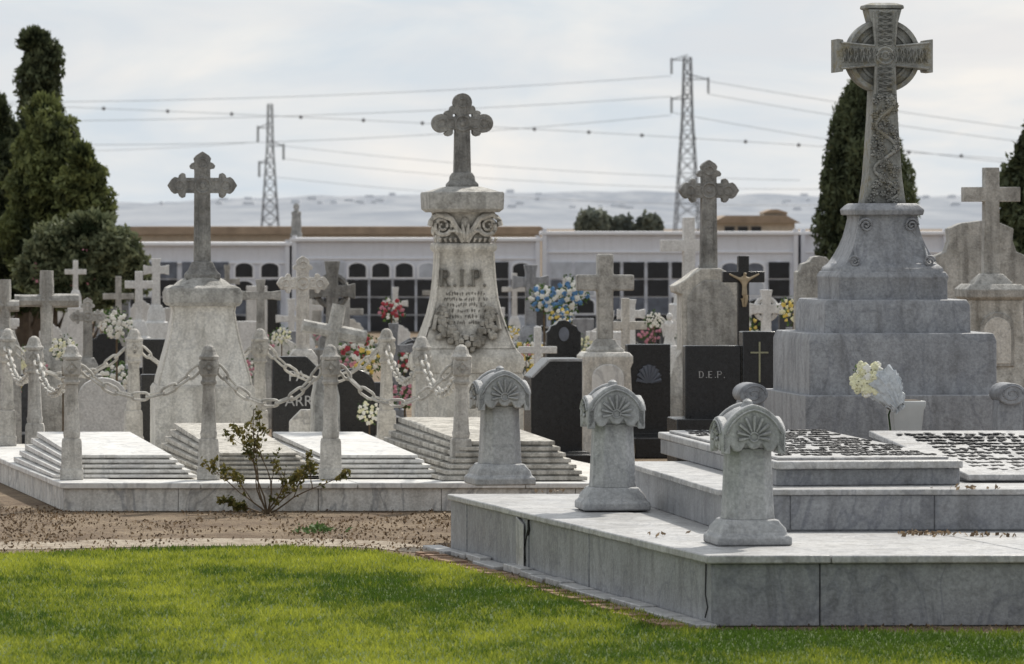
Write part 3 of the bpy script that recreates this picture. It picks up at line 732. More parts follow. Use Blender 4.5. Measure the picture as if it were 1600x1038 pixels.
for sx in (-1,1):
    sp=[]
    for i in range(40):
        a=i*.36; rr=19*(1-i/44)*k; sp.append((sx*(36*k+rr*math.cos(a)),yf-.02,m.z(353)+rr*math.sin(a)*1.05))
    mb.tube(sp,[.030*(1-i/60) for i in range(40)],6)
    mb.tube([(sx*4*k,yf,m.z(378)),(sx*12*k,yf-.03,m.z(360)),(sx*22*k,yf-.03,m.z(342)),(sx*46*k,yf-.02,m.z(334))],.030,6)
    for j in range(4): mb.tube([(0,yf,m.z(380)),(sx*(3+4*j)*k,yf-.04,m.z(366-j*2)),(sx*(5+7*j)*k,yf-.03,m.z(350+j*4))],[.012,.028,.01],5)
    for j in range(5): mb.tube([(sx*(14+8*j)*k,yf-.01,m.z(378)),(sx*(16+8*j)*k,yf-.03,m.z(372))],[.012,.018],5)
    sp=[(sx*(44*k*.9+.03),-18*(1-i/44)*k*math.cos(i*.36),m.z(353)+18*(1-i/44)*k*math.sin(i*.36)) for i in range(40)]
    mb.tube(sp,.024,5)
mb.ball((0,yf,m.z(352)),.05,1.8,8,.5)
mb.build('scroll_relief',M['cream_old'],m.root)
def rf(py):
    pr=sorted(bp); return np.interp(py,[p[0] for p in pr],[p[1] for p in pr])*k*.9
serif_text('R.I.P.',.100,.160,.022,M['carved_letters'],m.root,(0,-rf(444)-.002,m.z(434)),wt=.048)
mb=MB()
for py,hw in((459,34),(468,38),(477,32),(486,36),(495,30),(504,20)):
    scribble(mb,-hw*k*.9,hw*k*.9,m.z(py),.038,lambda x,z,py=py:(x,-rf(py)-.002,z))
mb.build('inscription',M['carved_letters'],m.root)
mb=MB()
for i in range(50):
    t=i/49; x=(t*2-1)*42; py=492+44*(1-(2*t-1)**2)
    for q in range(4): mb.ball((x*k*.9+random.uniform(-.04,.04),-rf(py)-.04,m.z(py)+random.uniform(-.045,.045)),random.uniform(.022,.042),1,6,.9)
for sx in (-1,1):
    for i in range(26): mb.ball((sx*43*k*.9+random.uniform(-.035,.035),-rf(486+i*1.8)-.03,m.z(480+i*1.8)),random.uniform(.025,.04),1,6,.8)
    mb.tube([(sx*42*k*.9,-rf(486)-.02,m.z(478)),(sx*52*k*.9,-rf(500)-.02,m.z(492)),(sx*57*k*.9,-rf(520)-.02,m.z(514))],.026,5)
for a_ in range(7): mb.ball((.065*math.cos(a_*.9),-rf(532)-.07,m.z(536)+.065*math.sin(a_*.9)),.038,1,6)
mb.ball((0,-rf(532)-.09,m.z(536)),.04,1,6)
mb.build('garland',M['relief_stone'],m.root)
m.loft('cross_foot',M['dark_weather'],[(294,26),(288,26),(283,21),(276,20),(270,16)])
m.cross(M['dark_weather'],146,193,48,11.5,272,style='trefoil',tdown=13)
def rustic(label,px,ytop,yarm,ha,t,ybot,Y,mat,tiltdeg=0,yaw=6,ped=None,group=None,name='rustic_cross'):
    m=Mon(name,label,'cross',px,Y,yaw,group=group); k=m.k
    pv=Vector((0,0,m.z(ybot))); Q=Matrix.Rotation(R(tiltdeg),3,'Y')
    T=lambda x,z,y=0: tuple(pv+Q@(Vector((x,y,z))-pv))
    mb=MB(); j=lambda s: t*k*(1+.08*math.sin(s*7))
    zs=[m.z(ytop)+(m.z(ybot)-m.z(ytop))*i/10 for i in range(11)]
    mb.tube([T(0,z) for z in zs],[j(i) for i in range(11)],8)
    mb.tube([T(-ha*k+2*ha*k*i/8,m.z(yarm)) for i in range(9)],[j(i+.5)*.98 for i in range(9)],8)
    mb.build('cross',mat,m.root)
    m.loft('base',mat,ped or [(None,t*3.2),(ybot+25,t*3.0),(ybot+12,t*2.4),(ybot-3,t*1.7)])
    return m
rustic('tilted rustic log shaped stone cross leaning right behind the right white tomb',508,474,517,51,11,592,50.3,M['mid_weather'],11,12,ped=[(None,24),(620,22),(600,18),(589,14)])
rustic('rustic stone cross with round arms on a rough base at far left',73,423,470,50,10.5,548,57,M['mid_weather'],0,6)
rustic('stone cross cut by the left frame edge behind the corner chain post',8,437,478,22,9,520,56,M['mid_weather'],0,6)
def cg(label,px,ytop,yarm,ha,t,ybot,Y,mat,style='plain',ped=None,pmat=None,tdown=None,cat='cross',yaw=6,name='grave_cross',group=None,ledger=True):
    m=Mon(name,label,cat,px,Y,yaw,group=group)
    m.cross(mat,ytop,yarm,ha,t,ybot,style=style,tdown=tdown)
    if ped is None:
        m.loft('base',pmat or mat,[(None,t*3.6),(ybot+26,t*3.4),(ybot+24,t*2.6),(ybot+10,t*2.5),(ybot-1,t*1.6)])
    else: m.loft('pedestal',pmat or mat,ped)
    return m
cg('weathered white cross with stepped foot behind the rose bush plot',473,400,443,41,9.5,547,60,M['cream'],'bud')
cg('thin grey cross between the fleury monument and the white cross',407,437,462,32,6,520,64,M['mid_weather'],'flare')
m=cg('ornate dark wheel cross just right of the white cross',519,408,455,36,9,520,67,M['dark_weather'],'flare')
z=m.z(455);kk=m.k
MB().tube([(24*kk*math.cos(R(15*i)),0,z+24*kk*math.sin(R(15*i))) for i in range(24)],5*kk,6,True).build('wheel',M['dark_weather'],m.root)
cg('grey budded cross left of the back chain post at left',137,465,495,29,7,560,60,M['mid_weather'],'bud')
cg('small far white cross above the leftmost graves',118,407,425,17,4,455,84,M['white'])
cg('white cross beside the oleander, left one of a pair',217,424,445,22,6,502,76,M['white'])
cg('white cross beside the oleander, right and taller one of a pair',244,404,422,20,6,478,80,M['white'],'flare')
cg('grey stone cross before the blue wreaths',829,414,441,28,8,510,75,M['ped_grey'],'flare')
cg('bright white cross in front of the black gabled tomb',840,511,547,30,5.5,580,59,M['white'])
cg('white cross right of the large weathered cross',986,468,491,22,6,540,70,M['white'],'flare')
cg('tall plain white cross behind the fleury cross on a rounded stele',1076,340,384,44,9,450,80,M['white'])
m=cg('small white wheel cross right of the crucifix',1197,453,483,26,7,520,66,M['white'],'flare'); z=m.z(483);kk=m.k
MB().tube([(17*kk*math.cos(R(15*i)),0,z+17*kk*math.sin(R(15*i))) for i in range(24)],4*kk,6,True).build('wheel',M['white'],m.root)
# M5
m=Mon('cross_monument','heavy weathered cross on a pale arched pedestal left of the black D.E.P. stone','monument',945,56,6)
m.cross(M['mid_weather'],397,442,45,12.5,532,style='plain',bev=.02,tdown=12)
m.loft('cross_foot',M['mid_weather'],[(552,30),(546,30),(540,22),(530,16)])
m.loft('pedestal',M['cream'],[(None,44),(640,44),(575,40),(566,44),(556,44),(550,38)])
kk=m.k; arch=[(25*kk*math.cos(R(15*i)),m.z(590)+22*kk*math.sin(R(15*i))) for i in range(13)]+[(-25*kk,m.z(665)),(25*kk,m.z(665))]
MB().outline(arch,-44*kk*.9-.02,-30*kk).build('arched_panel',M['white_marble'],m.root,.01)
m.loft('side_scroll',M['cream'],[(None,8),(640,9),(628,6),(620,3)],8,cx=-50)
# M3
m=Mon('cross_monument','grey fleury cross on a rounded mottled stele behind the black D.E.P. stone','monument',1107,58,6); kk=m.k
m.cross(M['dark_weather'],250,298,47,11.5,420,style='bud',tdown=13)
pts=[(-46,670),(46,670),(46,460),(56,455),(58,445),(40,436),(24,424),(14,419),(-14,419),(-24,424),(-40,436),(-58,447),(-56,457),(-46,460)]
MB().outline([(x*kk,m.z(y)) for x,y in pts],-.22,.22).build('stele',M['cream_old'],m.root,.015)
pts=[(-38,560),(38,560),(38,468),(28,450),(12,438),(-12,438),(-28,450),(-38,468)]
MB().outline([(x*kk,m.z(y)) for x,y in pts],-.235,-.1).build('panel',M['mid_weather'],m.root,.01)
m.loft('base',M['cream_old'],[(None,90),(618,90),(612,84),(585,70),(560,62),(552,54),(545,50)],ky=.5)
# M6
m=Mon('cross_monument','plain stone cross on a pedestal with arched niche at the right frame edge','monument',1548,55,8); kk=m.k
m.cross(M['mid_weather'],262,304,45,11.5,432,style='plain',tdown=13)
m.loft('cross_foot',M['mid_weather'],[(446,34),(440,30),(434,24),(428,18)])
m.loft('pedestal_cap',M['mid_weather'],[(470,44),(464,52),(452,53),(444,44)])
m.loft('pedestal',M['tomb_dark'],[(None,56),(600,56),(590,48),(469,46)])
arch=[(27*kk*math.cos(R(15*i)),m.z(512)+25*kk*math.sin(R(15*i))) for i in range(13)]+[(-27*kk,m.z(572)),(27*kk,m.z(572))]
MB().outline(arch,-46*kk*.9-.03,-30*kk).build('niche_surround',M['mid_weather'],m.root,.01)
arch=[(x*.8,(z-m.z(540))*.85+m.z(540)) for x,z in arch]
MB().outline(arch,-46*kk*.9-.036,-30*kk).build('niche_panel',M['cream'],m.root,.004)
def hs(label,px,hw,ytop,Y,mat,shape='arch',th=.09,ledger=None,lmat=None,yaw=6,cat='headstone',name='headstone',group=None,flip=False):
    m=Mon(name,label,cat,px,Y,yaw,group=group); kk=m.k; w=hw*kk; zt=m.z(ytop)
    if shape=='arch': top=[(w*math.cos(R(15*i)),zt-w*.8+w*.8*math.sin(R(15*i))) for i in range(13)]
    elif shape=='gable': top=[(w,zt-w*.6),(0,zt),(-w,zt-w*.6)]
    elif shape=='flat': top=[(w,zt),(-w,zt)]
    elif shape=='ogee': top=[(w,zt-w*.7),(w*.85,zt-w*.62),(w*.75,zt-w*.35),(w*.45,zt-w*.25),(w*.3,zt-w*.05),(0,zt),(-w*.3,zt-w*.05),(-w*.45,zt-w*.25),(-w*.75,zt-w*.35),(-w*.85,zt-w*.62),(-w,zt-w*.7)]
    elif shape=='slant': top=[(w,zt-w*.7),(w*.3,zt),(-w,zt)]
    elif shape=='scallop': top=[(w,zt-w*1.0),(w*.95,zt-w*.72),(w*.72,zt-w*.62),(w*.64,zt-w*.4),(w*.66,zt-w*.16),(w*.4,zt-w*.05),(0,zt),(-w*.4,zt-w*.05),(-w*.66,zt-w*.16),(-w*.64,zt-w*.4),(-w*.72,zt-w*.62),(-w*.95,zt-w*.72),(-w,zt-w*1.0)]
    if flip: top=[(-x,z) for x,z in top][::-1]
    MB().outline(top+[(-w,.05),(w,.05)],-th,th).build('stone',mat,m.root,.01)
    MB().box(-w*1.15,w*1.15,-th*1.8,th*1.8,0,min(.28,max(.12,zt*.2))).build('base',lmat or mat,m.root,.008)
    if ledger:
        MB().box(-w*1.1,w*1.1,-ledger,-th*1.9,0,.22).build('ledger',lmat or mat,m.root,.01)
    return m
hs('tall mottled scalloped headstone behind the right edge cross',1530,78,345,60,M['mid_weather'],'scallop',.12)
hs('grey ogee topped headstone half hidden left of the Celtic cross',1278,36,400,58,M['mid_weather'],'ogee',.12)
m=Mon('black_headstone','polished black headstone with D.E.P. lettering and slim cross','headstone',1112,50,6); kk=m.k
MB().box(-44*kk,44*kk,-.1,.1,.1,m.z(540)).build('text_slab',M['black'],m.root,.01)
MB().box(46*kk,98*kk,-.13,.13,.1,m.z(518)).build('cross_slab',M['black'],m.root,.01)
MB().box(-66*kk,104*kk,-.5,.2,0,m.z(652)).build('base',M['black'],m.root,.01)
serif_text('D.E.P.',.056,.060,.006,M['silver'],m.root,(.02,-.103,m.z(585)),wt=.045)
MB().box(71*kk,73.5*kk,-.145,-.128,m.z(597),m.z(534)).box(58*kk,86*kk,-.1445,-.1285,m.z(552),m.z(549.5)).build('gilt_cross',M['gold'],m.root)
m=Mon('crucifix','black cross with pale figure of Christ behind the black D.E.P. stone','crucifix',1161,56.8,6); kk=m.k
m.cross(M['black'],400,433,33,8.5,560,style='plain')
m.loft('base',M['black'],[(None,24),(560,22),(555,16)])
def skin(verts,edges,rad,name,mat,parent,loc):
    me=bpy.data.meshes.new(name); me.from_pydata(verts,edges,[]); me.materials.append(mat)
    o=bpy.data.objects.new(name,me); col.objects.link(o); o.parent=parent; o.location=loc
    o.modifiers.new('skin','SKIN')
    if not me.skin_vertices:
        bm=bmesh.new(); bm.from_mesh(me); bm.verts.layers.skin.verify(); bm.to_mesh(me); bm.free()
    for i,r in enumerate(rad): me.skin_vertices[0].data[i].radius=(r,r)
    me.skin_vertices[0].data[0].use_root=True
    ss=o.modifiers.new('sub','SUBSURF'); ss.levels=1; ss.render_levels=1; return o
vs=[(0,-.02,0),(0,-.02,.1),(0,-.02,.17),(0,-.03,.21),(.01,-.04,.255),(-.06,-.02,.165),(-.13,-.01,.20),(-.2,0,.235),(.06,-.02,.165),(.13,-.01,.20),(.2,0,.235),(-.02,-.03,-.09),(-.01,-.01,-.2),(.025,-.04,-.09),(.01,-.02,-.2)]
vs=[(x*.85,y_,z_*.85) for x,y_,z_ in vs]
ed=[(0,1),(1,2),(2,3),(3,4),(2,5),(5,6),(6,7),(2,8),(8,9),(9,10),(0,11),(11,12),(0,13),(13,14)]
skin(vs,ed,[.028,.027,.034,.013,.024,.018,.013,.009,.018,.013,.009,.020,.011,.020,.011],'figure',M['bronze'],m.root,(0,-.085,m.z(456)))
m=hs('black headstone with white letters behind the front chain, at left',466,41,557,55,M['black'],'slant',.1,.6)
text('PA',.16,.004,M['silver'],m.root,(-.02,-.106,m.z(588)),90); text('ARR',.16,.004,M['silver'],m.root,(.0,-.106,m.z(627)),90)
hs('black headstone right of the lettered one, behind the tilted cross',548,38,576,57,M['black'],'arch',.1,1.0)
hs('broad black stone behind the white flowers at left',265,42,530,60,M['black'],'flat',.1,1)
hs('black granite slab left of the fleury monument pedestal',240,20,585,55.5,M['black'],'flat',.1)
m=hs('black gabled polished tombstone behind the leftmost hooded post',864,40,560,53,M['black'],'slant',.35,1.0,flip=True)
kk=m.k; MB().outline([(-40*kk,m.z(560)-28*kk),(-12*kk,m.z(560)),(40*kk,m.z(560)),(40*kk,m.z(563.5)),(-11*kk,m.z(563.5)),(-37*kk,m.z(560)-29*kk)],-.365,-.30).build('pale_edge',M['ped_grey'],m.root)
m=hs('small black arched headstone with oval portrait',880,27,500,60,M['black'],'ogee',.08,1.0)
MB().outline([(8*m.k*math.cos(R(20*i)),m.z(522)+11*m.k*math.sin(R(20*i))) for i in range(18)],-.09,-.05).build('portrait',M['niche_grey'],m.root)
m=hs('black headstone with dark grey shell ornament, right of the heavy weathered cross',1012,34,538,57,M['black'],'flat',.1,1.0)
mb=MB(); kk=m.k
for i in range(9):
    a=R(10+20*i); mb.tube([(.02*math.cos(a),-.115,m.z(598)),(28*kk*.7*math.cos(a),-.13,m.z(598)+28*kk*math.sin(a))],[.01,.028],5)
mb.build('shell_ornament',M['niche_grey'],m.root)
hs('black stone low behind the chain posts at far left',30,24,585,58,M['blackmatt'],'flat',.1,1)
hs('dark square stone between the D.E.P. stone and the wheel cross',1222,22,530,56,M['blackmatt'],'flat',.1)
hs('pale broken headstone leaning beside the stained tomb',478,26,640,52.9,M['curb'],'slant',.06,flip=True)
hs('white marble headstone under the left chain',160,38,590,56.5,M['white'],'arch',.08)
m=Mon('angel_statue','small white angel statue left of the crucifix','statue',1046,64,0)
m.loft('plinth',M['white'],[(None,14),(545,14),(540,12)])
m.loft('robe',M['white'],[(541,10),(530,8),(515,6),(506,8),(500,3)],12,.7)
kk=m.k; MB().ball((0,-.02,m.z(495)),5*kk,1.2,10).build('head',M['white'],m.root)
for sx in(-1,1): MB().outline([(sx*3*kk,m.z(503)),(sx*10*kk,m.z(496)),(sx*13*kk,m.z(510)),(sx*9*kk,m.z(528)),(sx*4*kk,m.z(518))],.02,.06).build('wing',M['white'],m.root)
W_,CR,RD,PK,BL,YL=[M['petal_'+x] for x in('white','cream','red','pink','blue','yellow')]
for lb,px,py,Y,r,ms in (('white flowers before the white cross pair by the oleander',182,508,62.5,24,[W_]),('white flowers at the foot of the leftmost rustic cross',98,545,56.2,20,[W_,CR]),
 ('white and pink flowers beside the dark low stone at far left',60,578,56.2,16,[W_,PK]),('red and pink wreath behind the R.I.P. monument, left side',612,485,72,20,[RD,PK,RD,W_]),
 ('blue and white wreath left of the pair, right of the R.I.P. monument',850,466,66,24,[BL,W_]),('large blue and white wreath, upper of the right pair',893,459,66.5,27,[BL,W_]),
 ('blue and yellow flower spray under the large blue wreath',876,496,65.5,18,[BL,YL,W_]),('yellow and white flowers beside the Celtic pedestal at left',1240,485,60,22,[YL,CR]),
 ('white flowers behind the right white tomb',577,645,54.2,20,[W_,CR]),('pink flowers right of the black gabled tombstone',822,548,62,12,[PK,W_]),
 ('white flowers between black stones left of the tilted cross',385,575,58,16,[W_,PK]),('small white flowers beside the weathered white cross',440,525,61,15,[W_,CR]),
 ('red flowers low behind the chain posts',330,600,57,12,[RD,W_]),('white flower bunch under the R.I.P. monument right side',800,520,62,12,[W_,YL]),
 ('pink and yellow flowers at far left edge',20,610,56.8,14,[PK,YL]),('white flowers left of the angel statue',1022,500,62,14,[W_])):
    bouquet(lb,px,py,Y,r,ms,30,group='flowers left on the graves',fl=.16)
# ---------------------------------------------------------------- filler rows
LM=[(60,'the leftmost rustic cross'),(225,'the white cross pair'),(316,'the fleury cross monument'),(473,'the weathered white cross'),(600,'the back right chain post'),(722,'the R.I.P. monument'),(860,'the blue wreaths'),(945,'the heavy weathered cross'),(1075,'the tall white cross'),(1161,'the crucifix'),(1378,'the Celtic cross'),(1548,'the right edge cross')]
RN=['first back row','second back row','third back row','fourth back row','fifth back row','sixth back row','last row']
FM=[('white',M['white']),('black',M['black']),('grey',M['ped_grey']),('cream',M['cream']),('stained',M['mid_weather']),('dark',M['blackmatt'])]
for ri,Y in enumerate((63,68,73,79,86,95,106)):
    px=-30+random.uniform(0,40)
    while px<1640:
        cn,mt=random.choices(FM,[3.8,2.8 if ri else 1.4,1.3,1.8,1.1,2.0])[0]
        kind=random.choices(['headstone','cross','tall'],[4.2,3.4,.6])[0]
        hw=random.uniform(.24,.46)*F/Y*.5*1.3
        h=random.uniform(.55,1.05)
        nm=min(LM,key=lambda q:abs(q[0]-px)); d=px-nm[0]; rel='in line with' if abs(d)<14 else ('left of' if d<0 else 'right of')
        if not (1200<px<1540 and ri<2) and not (820<px<920 and ri<2):
            ytop=HY+(H-h)*F/Y; yy=Y+random.uniform(-.8,.8)
            shp=random.choice(['arch','gable','flat','ogee','flat','ogee'])
            swd={'arch':'round topped','gable':'gabled','flat':'square','ogee':'curved top'}[shp]
            if kind=='cross' and cn not in('black','dark'):
                hh=random.uniform(1.1,1.75); yt=HY+(H-hh)*F/Y; L_=F/Y*.42
                lb=f'small {cn} cross {rel} {nm[1]}, {RN[ri]}'
                cg(lb,px,yt,yt+L_*.8,L_*.62,F/Y*.050,yt+L_*2.2,yy,mt,random.choice(['plain','flare']),group='small crosses in the rows behind')
            else:
                if kind=='tall': h+=.35; ytop=HY+(H-h)*F/Y
                lb=f'{"tall " if kind=="tall" else ""}{cn} {swd} headstone {rel} {nm[1]}, {RN[ri]}'
                hs(lb,px,hw,ytop,yy,mt,shp,.09,1.0 if ri<4 else None,group='headstones in the rows behind')
        px+=random.uniform(.7,1.2)*F/Y
for i in range(44):
    Y=random.choice((62,65.5,71.5,79,88)); px=random.uniform(0,1600)
    if 1190<px<1540: continue
    nm=min(LM,key=lambda q:abs(q[0]-px)); ms=random.choice([[W_],[RD,W_],[PK],[YL,W_],[CR],[W_,PK],[W_]])
    cn={W_.name:'white',RD.name:'red',PK.name:'pink',YL.name:'yellow',CR.name:'cream'}[ms[0].name]
    bouquet(f'small {cn} flowers {"left" if px<nm[0] else "right"} of {nm[1]}, among the rows behind',px,HY+(H-random.uniform(.45,1.0))*F/Y,Y,random.uniform(.13,.22)*F/Y,ms,18,group='flowers left on the graves',fl=.17)
# ---------------------------------------------------------------- niche walls
NY=120
def arch_pts(w,h,z0): return [(w*math.cos(R(20*i)),z0+h-w*.55+w*.55*math.sin(R(20*i))) for i in range(10)]+[(-w,z0),(w,z0)]
protos={}
def niche(parent,x,z,kind):
    if 'f' not in protos:
        f=MB().outline(arch_pts(.25,.40,0),-.05,.02).build('niche',M['wallshade'],parent); protos['f']=f.data
    else: f=bpy.data.objects.new('niche',protos['f']); col.objects.link(f); f.parent=parent
    f.location=(x,0,z)
    if kind not in protos:
        mt={'d':M['niche_dark'],'g':M['niche_grey'],'w':M['niche_white']}[kind[0]]
        if kind[1]=='a': mb=MB().outline(arch_pts(.20,.33,.04),-.056,.0)
        else: mb=MB().outline([(.245,.01),(.245,.395),(-.245,.395),(-.245,.01)],-.056,0)
        s=mb.build('niche_slab',mt,f); protos[kind]=s.data
    else: s=bpy.data.objects.new('niche_slab',protos[kind]); col.objects.link(s); s.parent=f
def nwall(label,x0,x1,ytop,Y=NY,dark=1.0):
    kk=Y/F; ro=empty('niche_wall',(PX(x0,Y),Y,0),0,label,'burial niche wall','whitewashed walls of burial niches'); W=(x1-x0)*kk; zt=ZZ(ytop,Y)
    MB().box(0,W,0,3,0,zt-.08).build('wall',M['wall'],ro)
    MB().box(-.06,W+.06,-.12,3.1,zt-.078,zt).build('cornice',M['wallshade'],ro,.01)
    MB().box(0,W,-.04,0,zt-.50,zt-.47).build('string_course',M['wallshade'],ro)
    for xx in(-.01,W-.09): MB().box(xx,xx+.10,-.10,.2,0,zt+.06).build('pilaster',M['wall'],ro)
    n=int((W-.3)/.54); st=(W-.3)/n; run=0; kd='da'
    for r in range(4):
        z=ZZ(436+r*28,Y)
        for i in range(n):
            if run<=0:
                kd=random.choices(['da','wa','ga','ds','gs','ws'],[1.4,3.0,1.2,3.6*dark,.8,.6] if r==0 else [1.2,1.2,1.0,6.5*dark,1.4,.6])[0]; run=random.randint(1,3)
            run-=1
            niche(ro,.15+st*(i+.5),z,kd)
    return ro
nwall('whitewashed niche wall at left behind the oleander and fleury cross',190,452,379,dark=.5)
nwall('whitewashed niche wall behind the R.I.P. monument',457,843,372)
nwall('whitewashed niche wall between the R.I.P. monument and the tall white cross',848,1246,362,dark=1.4)
nwall('whitewashed niche wall at right behind the Celtic cross',1252,1480,362,121)
nwall('lower niche wall cut by the right frame edge',1484,1760,372,122)
Y=138; kk=Y/F
b=empty('long_shed',(PX(200,Y),Y,0),0,'long low building with brown tiled roof behind the niche wall','building'); W=645*kk
MB().box(0,W,0,8,0,2.22).build('wall',M['beige'],b)
MB().outline([(-.3,2.23),(W+.3,2.23),(W,2.44),(0,2.44)],-.4,8.4).build('roof',M['roof'],b)
Y=180; kk=Y/F
b=empty('tiled_house',(PX(1120,Y),Y,0),0,'beige house with brown tiled roof above the niche wall','house')
W=122*kk; z1=ZZ(349,Y); z2=ZZ(337,Y)
MB().box(0,W,0,6,0,z1).build('wall',M['beige'],b)
MB().outline([(-.2,z1),(W+.2,z1),(W-.3,z2),(.3,z2)],-.3,6.3).build('roof',M['roof'],b)
MB().box(W*.62,W*.92,1,4,z2-.05,z2+.10).build('attic',M['beige'],b); MB().outline([(W*.6,z2+.10),(W*.94,z2+.10),(W*.8,z2+.22),(W*.72,z2+.22)],.8,4.2).build('attic_roof',M['roof'],b)
for i in range(3): MB().box(W*(.1+.17*i),W*(.1+.17*i)+.35,-.05,0,z1-.5,z1-.12).build('window',M['niche_dark'],b)
m=Mon('roof_statue','dark statue silhouette rising above the left niche wall','statue',463,124,0)
m.loft('plinth',M['dark_weather'],[(None,9),(366,9),(362,7)])
m.loft('figure',M['dark_weather'],[(363,8),(350,8),(338,7),(332,8),(329,3),(327,4),(322,5),(318,2)],10,.8)
# ---------------------------------------------------------------- trees
def crown(name,mat,parent,h0,h1,rf_,n,leaf,seed,up=0,asp=.5,core=True,lump=.3,ls=1.2):
    r=np.random.default_rng(seed); t=r.random(n); a=r.random(n)*2*math.pi; e=1-.45*r.random(n)**1.6
    z=h0+(h1-h0)*t
    rad=np.array([rf_(x) for x in t])
    lm=np.array([noise.noise(Vector((math.cos(q)*ls+seed,math.sin(q)*ls,zz*ls*.8)))+.6*noise.noise(Vector((math.cos(q)*3*ls+seed,math.sin(q)*3*ls,zz*2.2*ls))) for q,zz in zip(a,z)])
    rr=rad*e*(1+lump*lm)
    cen=np.stack([rr*np.cos(a),rr*np.sin(a),z+r.normal(0,leaf,n)+lm*lump*.35],1)
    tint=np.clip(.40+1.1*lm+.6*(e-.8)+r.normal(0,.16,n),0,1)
    leaves(name,cen,leaf,tint,mat,parent,up,asp,seed)
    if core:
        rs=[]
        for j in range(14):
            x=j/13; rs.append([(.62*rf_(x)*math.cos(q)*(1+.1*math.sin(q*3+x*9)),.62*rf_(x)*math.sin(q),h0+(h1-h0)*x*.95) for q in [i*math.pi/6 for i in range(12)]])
        MB().rings(rs).build('crown_shade_core',M['cyp_core'],parent)  # solid dark core, coloured as the shade inside the foliage
def trunk_limbs(ro,h0,h1,hw,trunk):
    MB().tube([(0,0,0),(.03,0,h0+.3*(h1-h0)),(0,.02,h0+.8*(h1-h0))],[trunk,trunk*.7,trunk*.2],8).build('trunk',M['bark'],ro)
    mb=MB()
    for i in range(7):
        a=i*2.4; z=h0+(h1-h0)*(.05+.09*i); mb.tube([(0,0,z),(hw*.4*math.cos(a),hw*.4*math.sin(a),z+hw*.5),(hw*.6*math.cos(a),hw*.6*math.sin(a),z+hw*1.0)],[.06,.04,.015],5)
    mb.build('limbs',M['bark'],ro)
def tree(name,label,px,Y,ytop,ybase,hwpx,prof,mat,n,leaf,seed,cat='tree',up=1.2,asp=.35,group=None,lump=.3,trunk=.18):
    ro=empty(name,(PX(px,Y),Y,0),0,label,cat,group); h1=ZZ(ytop,Y); h0=max(.1,ZZ(ybase,Y)); hw=hwpx*Y/F
    trunk_limbs(ro,h0,h1,hw,trunk)
    crown('crown',mat,ro,h0,h1,lambda t:hw*prof(t)+.02,n,leaf,seed,up,asp,lump=lump)
    return ro
def blobtree(name,label,px,Y,blobs,mat,dens,leaf,seed,cat='tree',up=.9,asp=.38):
    kk=Y/F; ro=empty(name,(PX(px,Y),Y,0),0,label,cat); trunk_limbs(ro,.2,ZZ(min(b[1] for b in blobs),Y),40*kk,.18)
    r=np.random.default_rng(seed); C_=[];T_=[]; core=MB()
    for bi,(bx_,by,rx,ry) in enumerate(blobs):
        n=int(dens*rx*ry/10); q=r.normal(size=(n,3)); q/=np.linalg.norm(q,axis=1)[:,None]
        e=1-.5*r.random(n)**1.7
        lm=np.array([noise.noise(Vector((a*1.7+bi*3,b*1.7+seed,c*1.7)))+.7*noise.noise(Vector((a*4.5+bi,b*4.5,c*4.5+seed))) for a,b,c in q])
        s=e*(1+.38*lm); depth_=min(rx,ry)*.9
        X_=(bx_-px)*kk+q[:,0]*rx*kk*s; Yy=q[:,1]*depth_*kk*s+r.uniform(-.2,.2); Z_=ZZ(by,Y)+q[:,2]*ry*kk*s
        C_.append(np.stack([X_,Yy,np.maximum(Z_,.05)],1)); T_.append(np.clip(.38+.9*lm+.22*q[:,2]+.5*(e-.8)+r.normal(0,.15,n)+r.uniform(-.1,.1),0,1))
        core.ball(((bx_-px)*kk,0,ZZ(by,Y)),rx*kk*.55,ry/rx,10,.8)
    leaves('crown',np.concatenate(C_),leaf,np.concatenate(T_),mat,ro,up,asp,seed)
    core.build('crown_shade_core',M['cyp_core'],ro)  # dark balls behind the leaves stand in for shadow within the crown
    return ro
cyp=lambda t:(min(1,t*6+.35))*(1-t**3.2)**.75 if t<1 else 0
rnd=lambda t:math.sqrt(max(0,1-(2*t-1)**2))**.8
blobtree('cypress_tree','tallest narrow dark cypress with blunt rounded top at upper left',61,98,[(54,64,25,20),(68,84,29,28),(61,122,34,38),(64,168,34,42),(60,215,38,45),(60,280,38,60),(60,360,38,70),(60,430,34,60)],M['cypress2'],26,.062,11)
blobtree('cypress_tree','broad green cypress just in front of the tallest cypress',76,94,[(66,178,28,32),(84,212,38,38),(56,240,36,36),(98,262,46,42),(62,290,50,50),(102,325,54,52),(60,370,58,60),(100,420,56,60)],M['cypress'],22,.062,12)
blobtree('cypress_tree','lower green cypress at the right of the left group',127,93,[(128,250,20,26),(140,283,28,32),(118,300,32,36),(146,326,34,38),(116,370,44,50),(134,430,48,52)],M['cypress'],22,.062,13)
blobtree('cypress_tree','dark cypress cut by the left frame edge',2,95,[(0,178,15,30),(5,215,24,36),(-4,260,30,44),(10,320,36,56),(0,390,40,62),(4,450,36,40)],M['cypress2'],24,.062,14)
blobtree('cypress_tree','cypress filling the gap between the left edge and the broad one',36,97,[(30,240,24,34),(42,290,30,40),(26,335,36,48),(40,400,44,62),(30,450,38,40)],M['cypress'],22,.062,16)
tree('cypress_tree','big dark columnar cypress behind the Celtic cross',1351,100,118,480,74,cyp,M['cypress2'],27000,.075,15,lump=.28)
br_=blobtree('oleander_bush','round grey green oleander bush with a few pink blooms before the left cypresses',130,89,[(140,362,38,34),(90,385,42,36),(180,392,42,38),(135,400,52,42),(60,420,34,40),(100,440,50,40),(160,440,52,40),(208,425,28,36)],M['oleander'],20,.060,21,'bush',.2,.4)
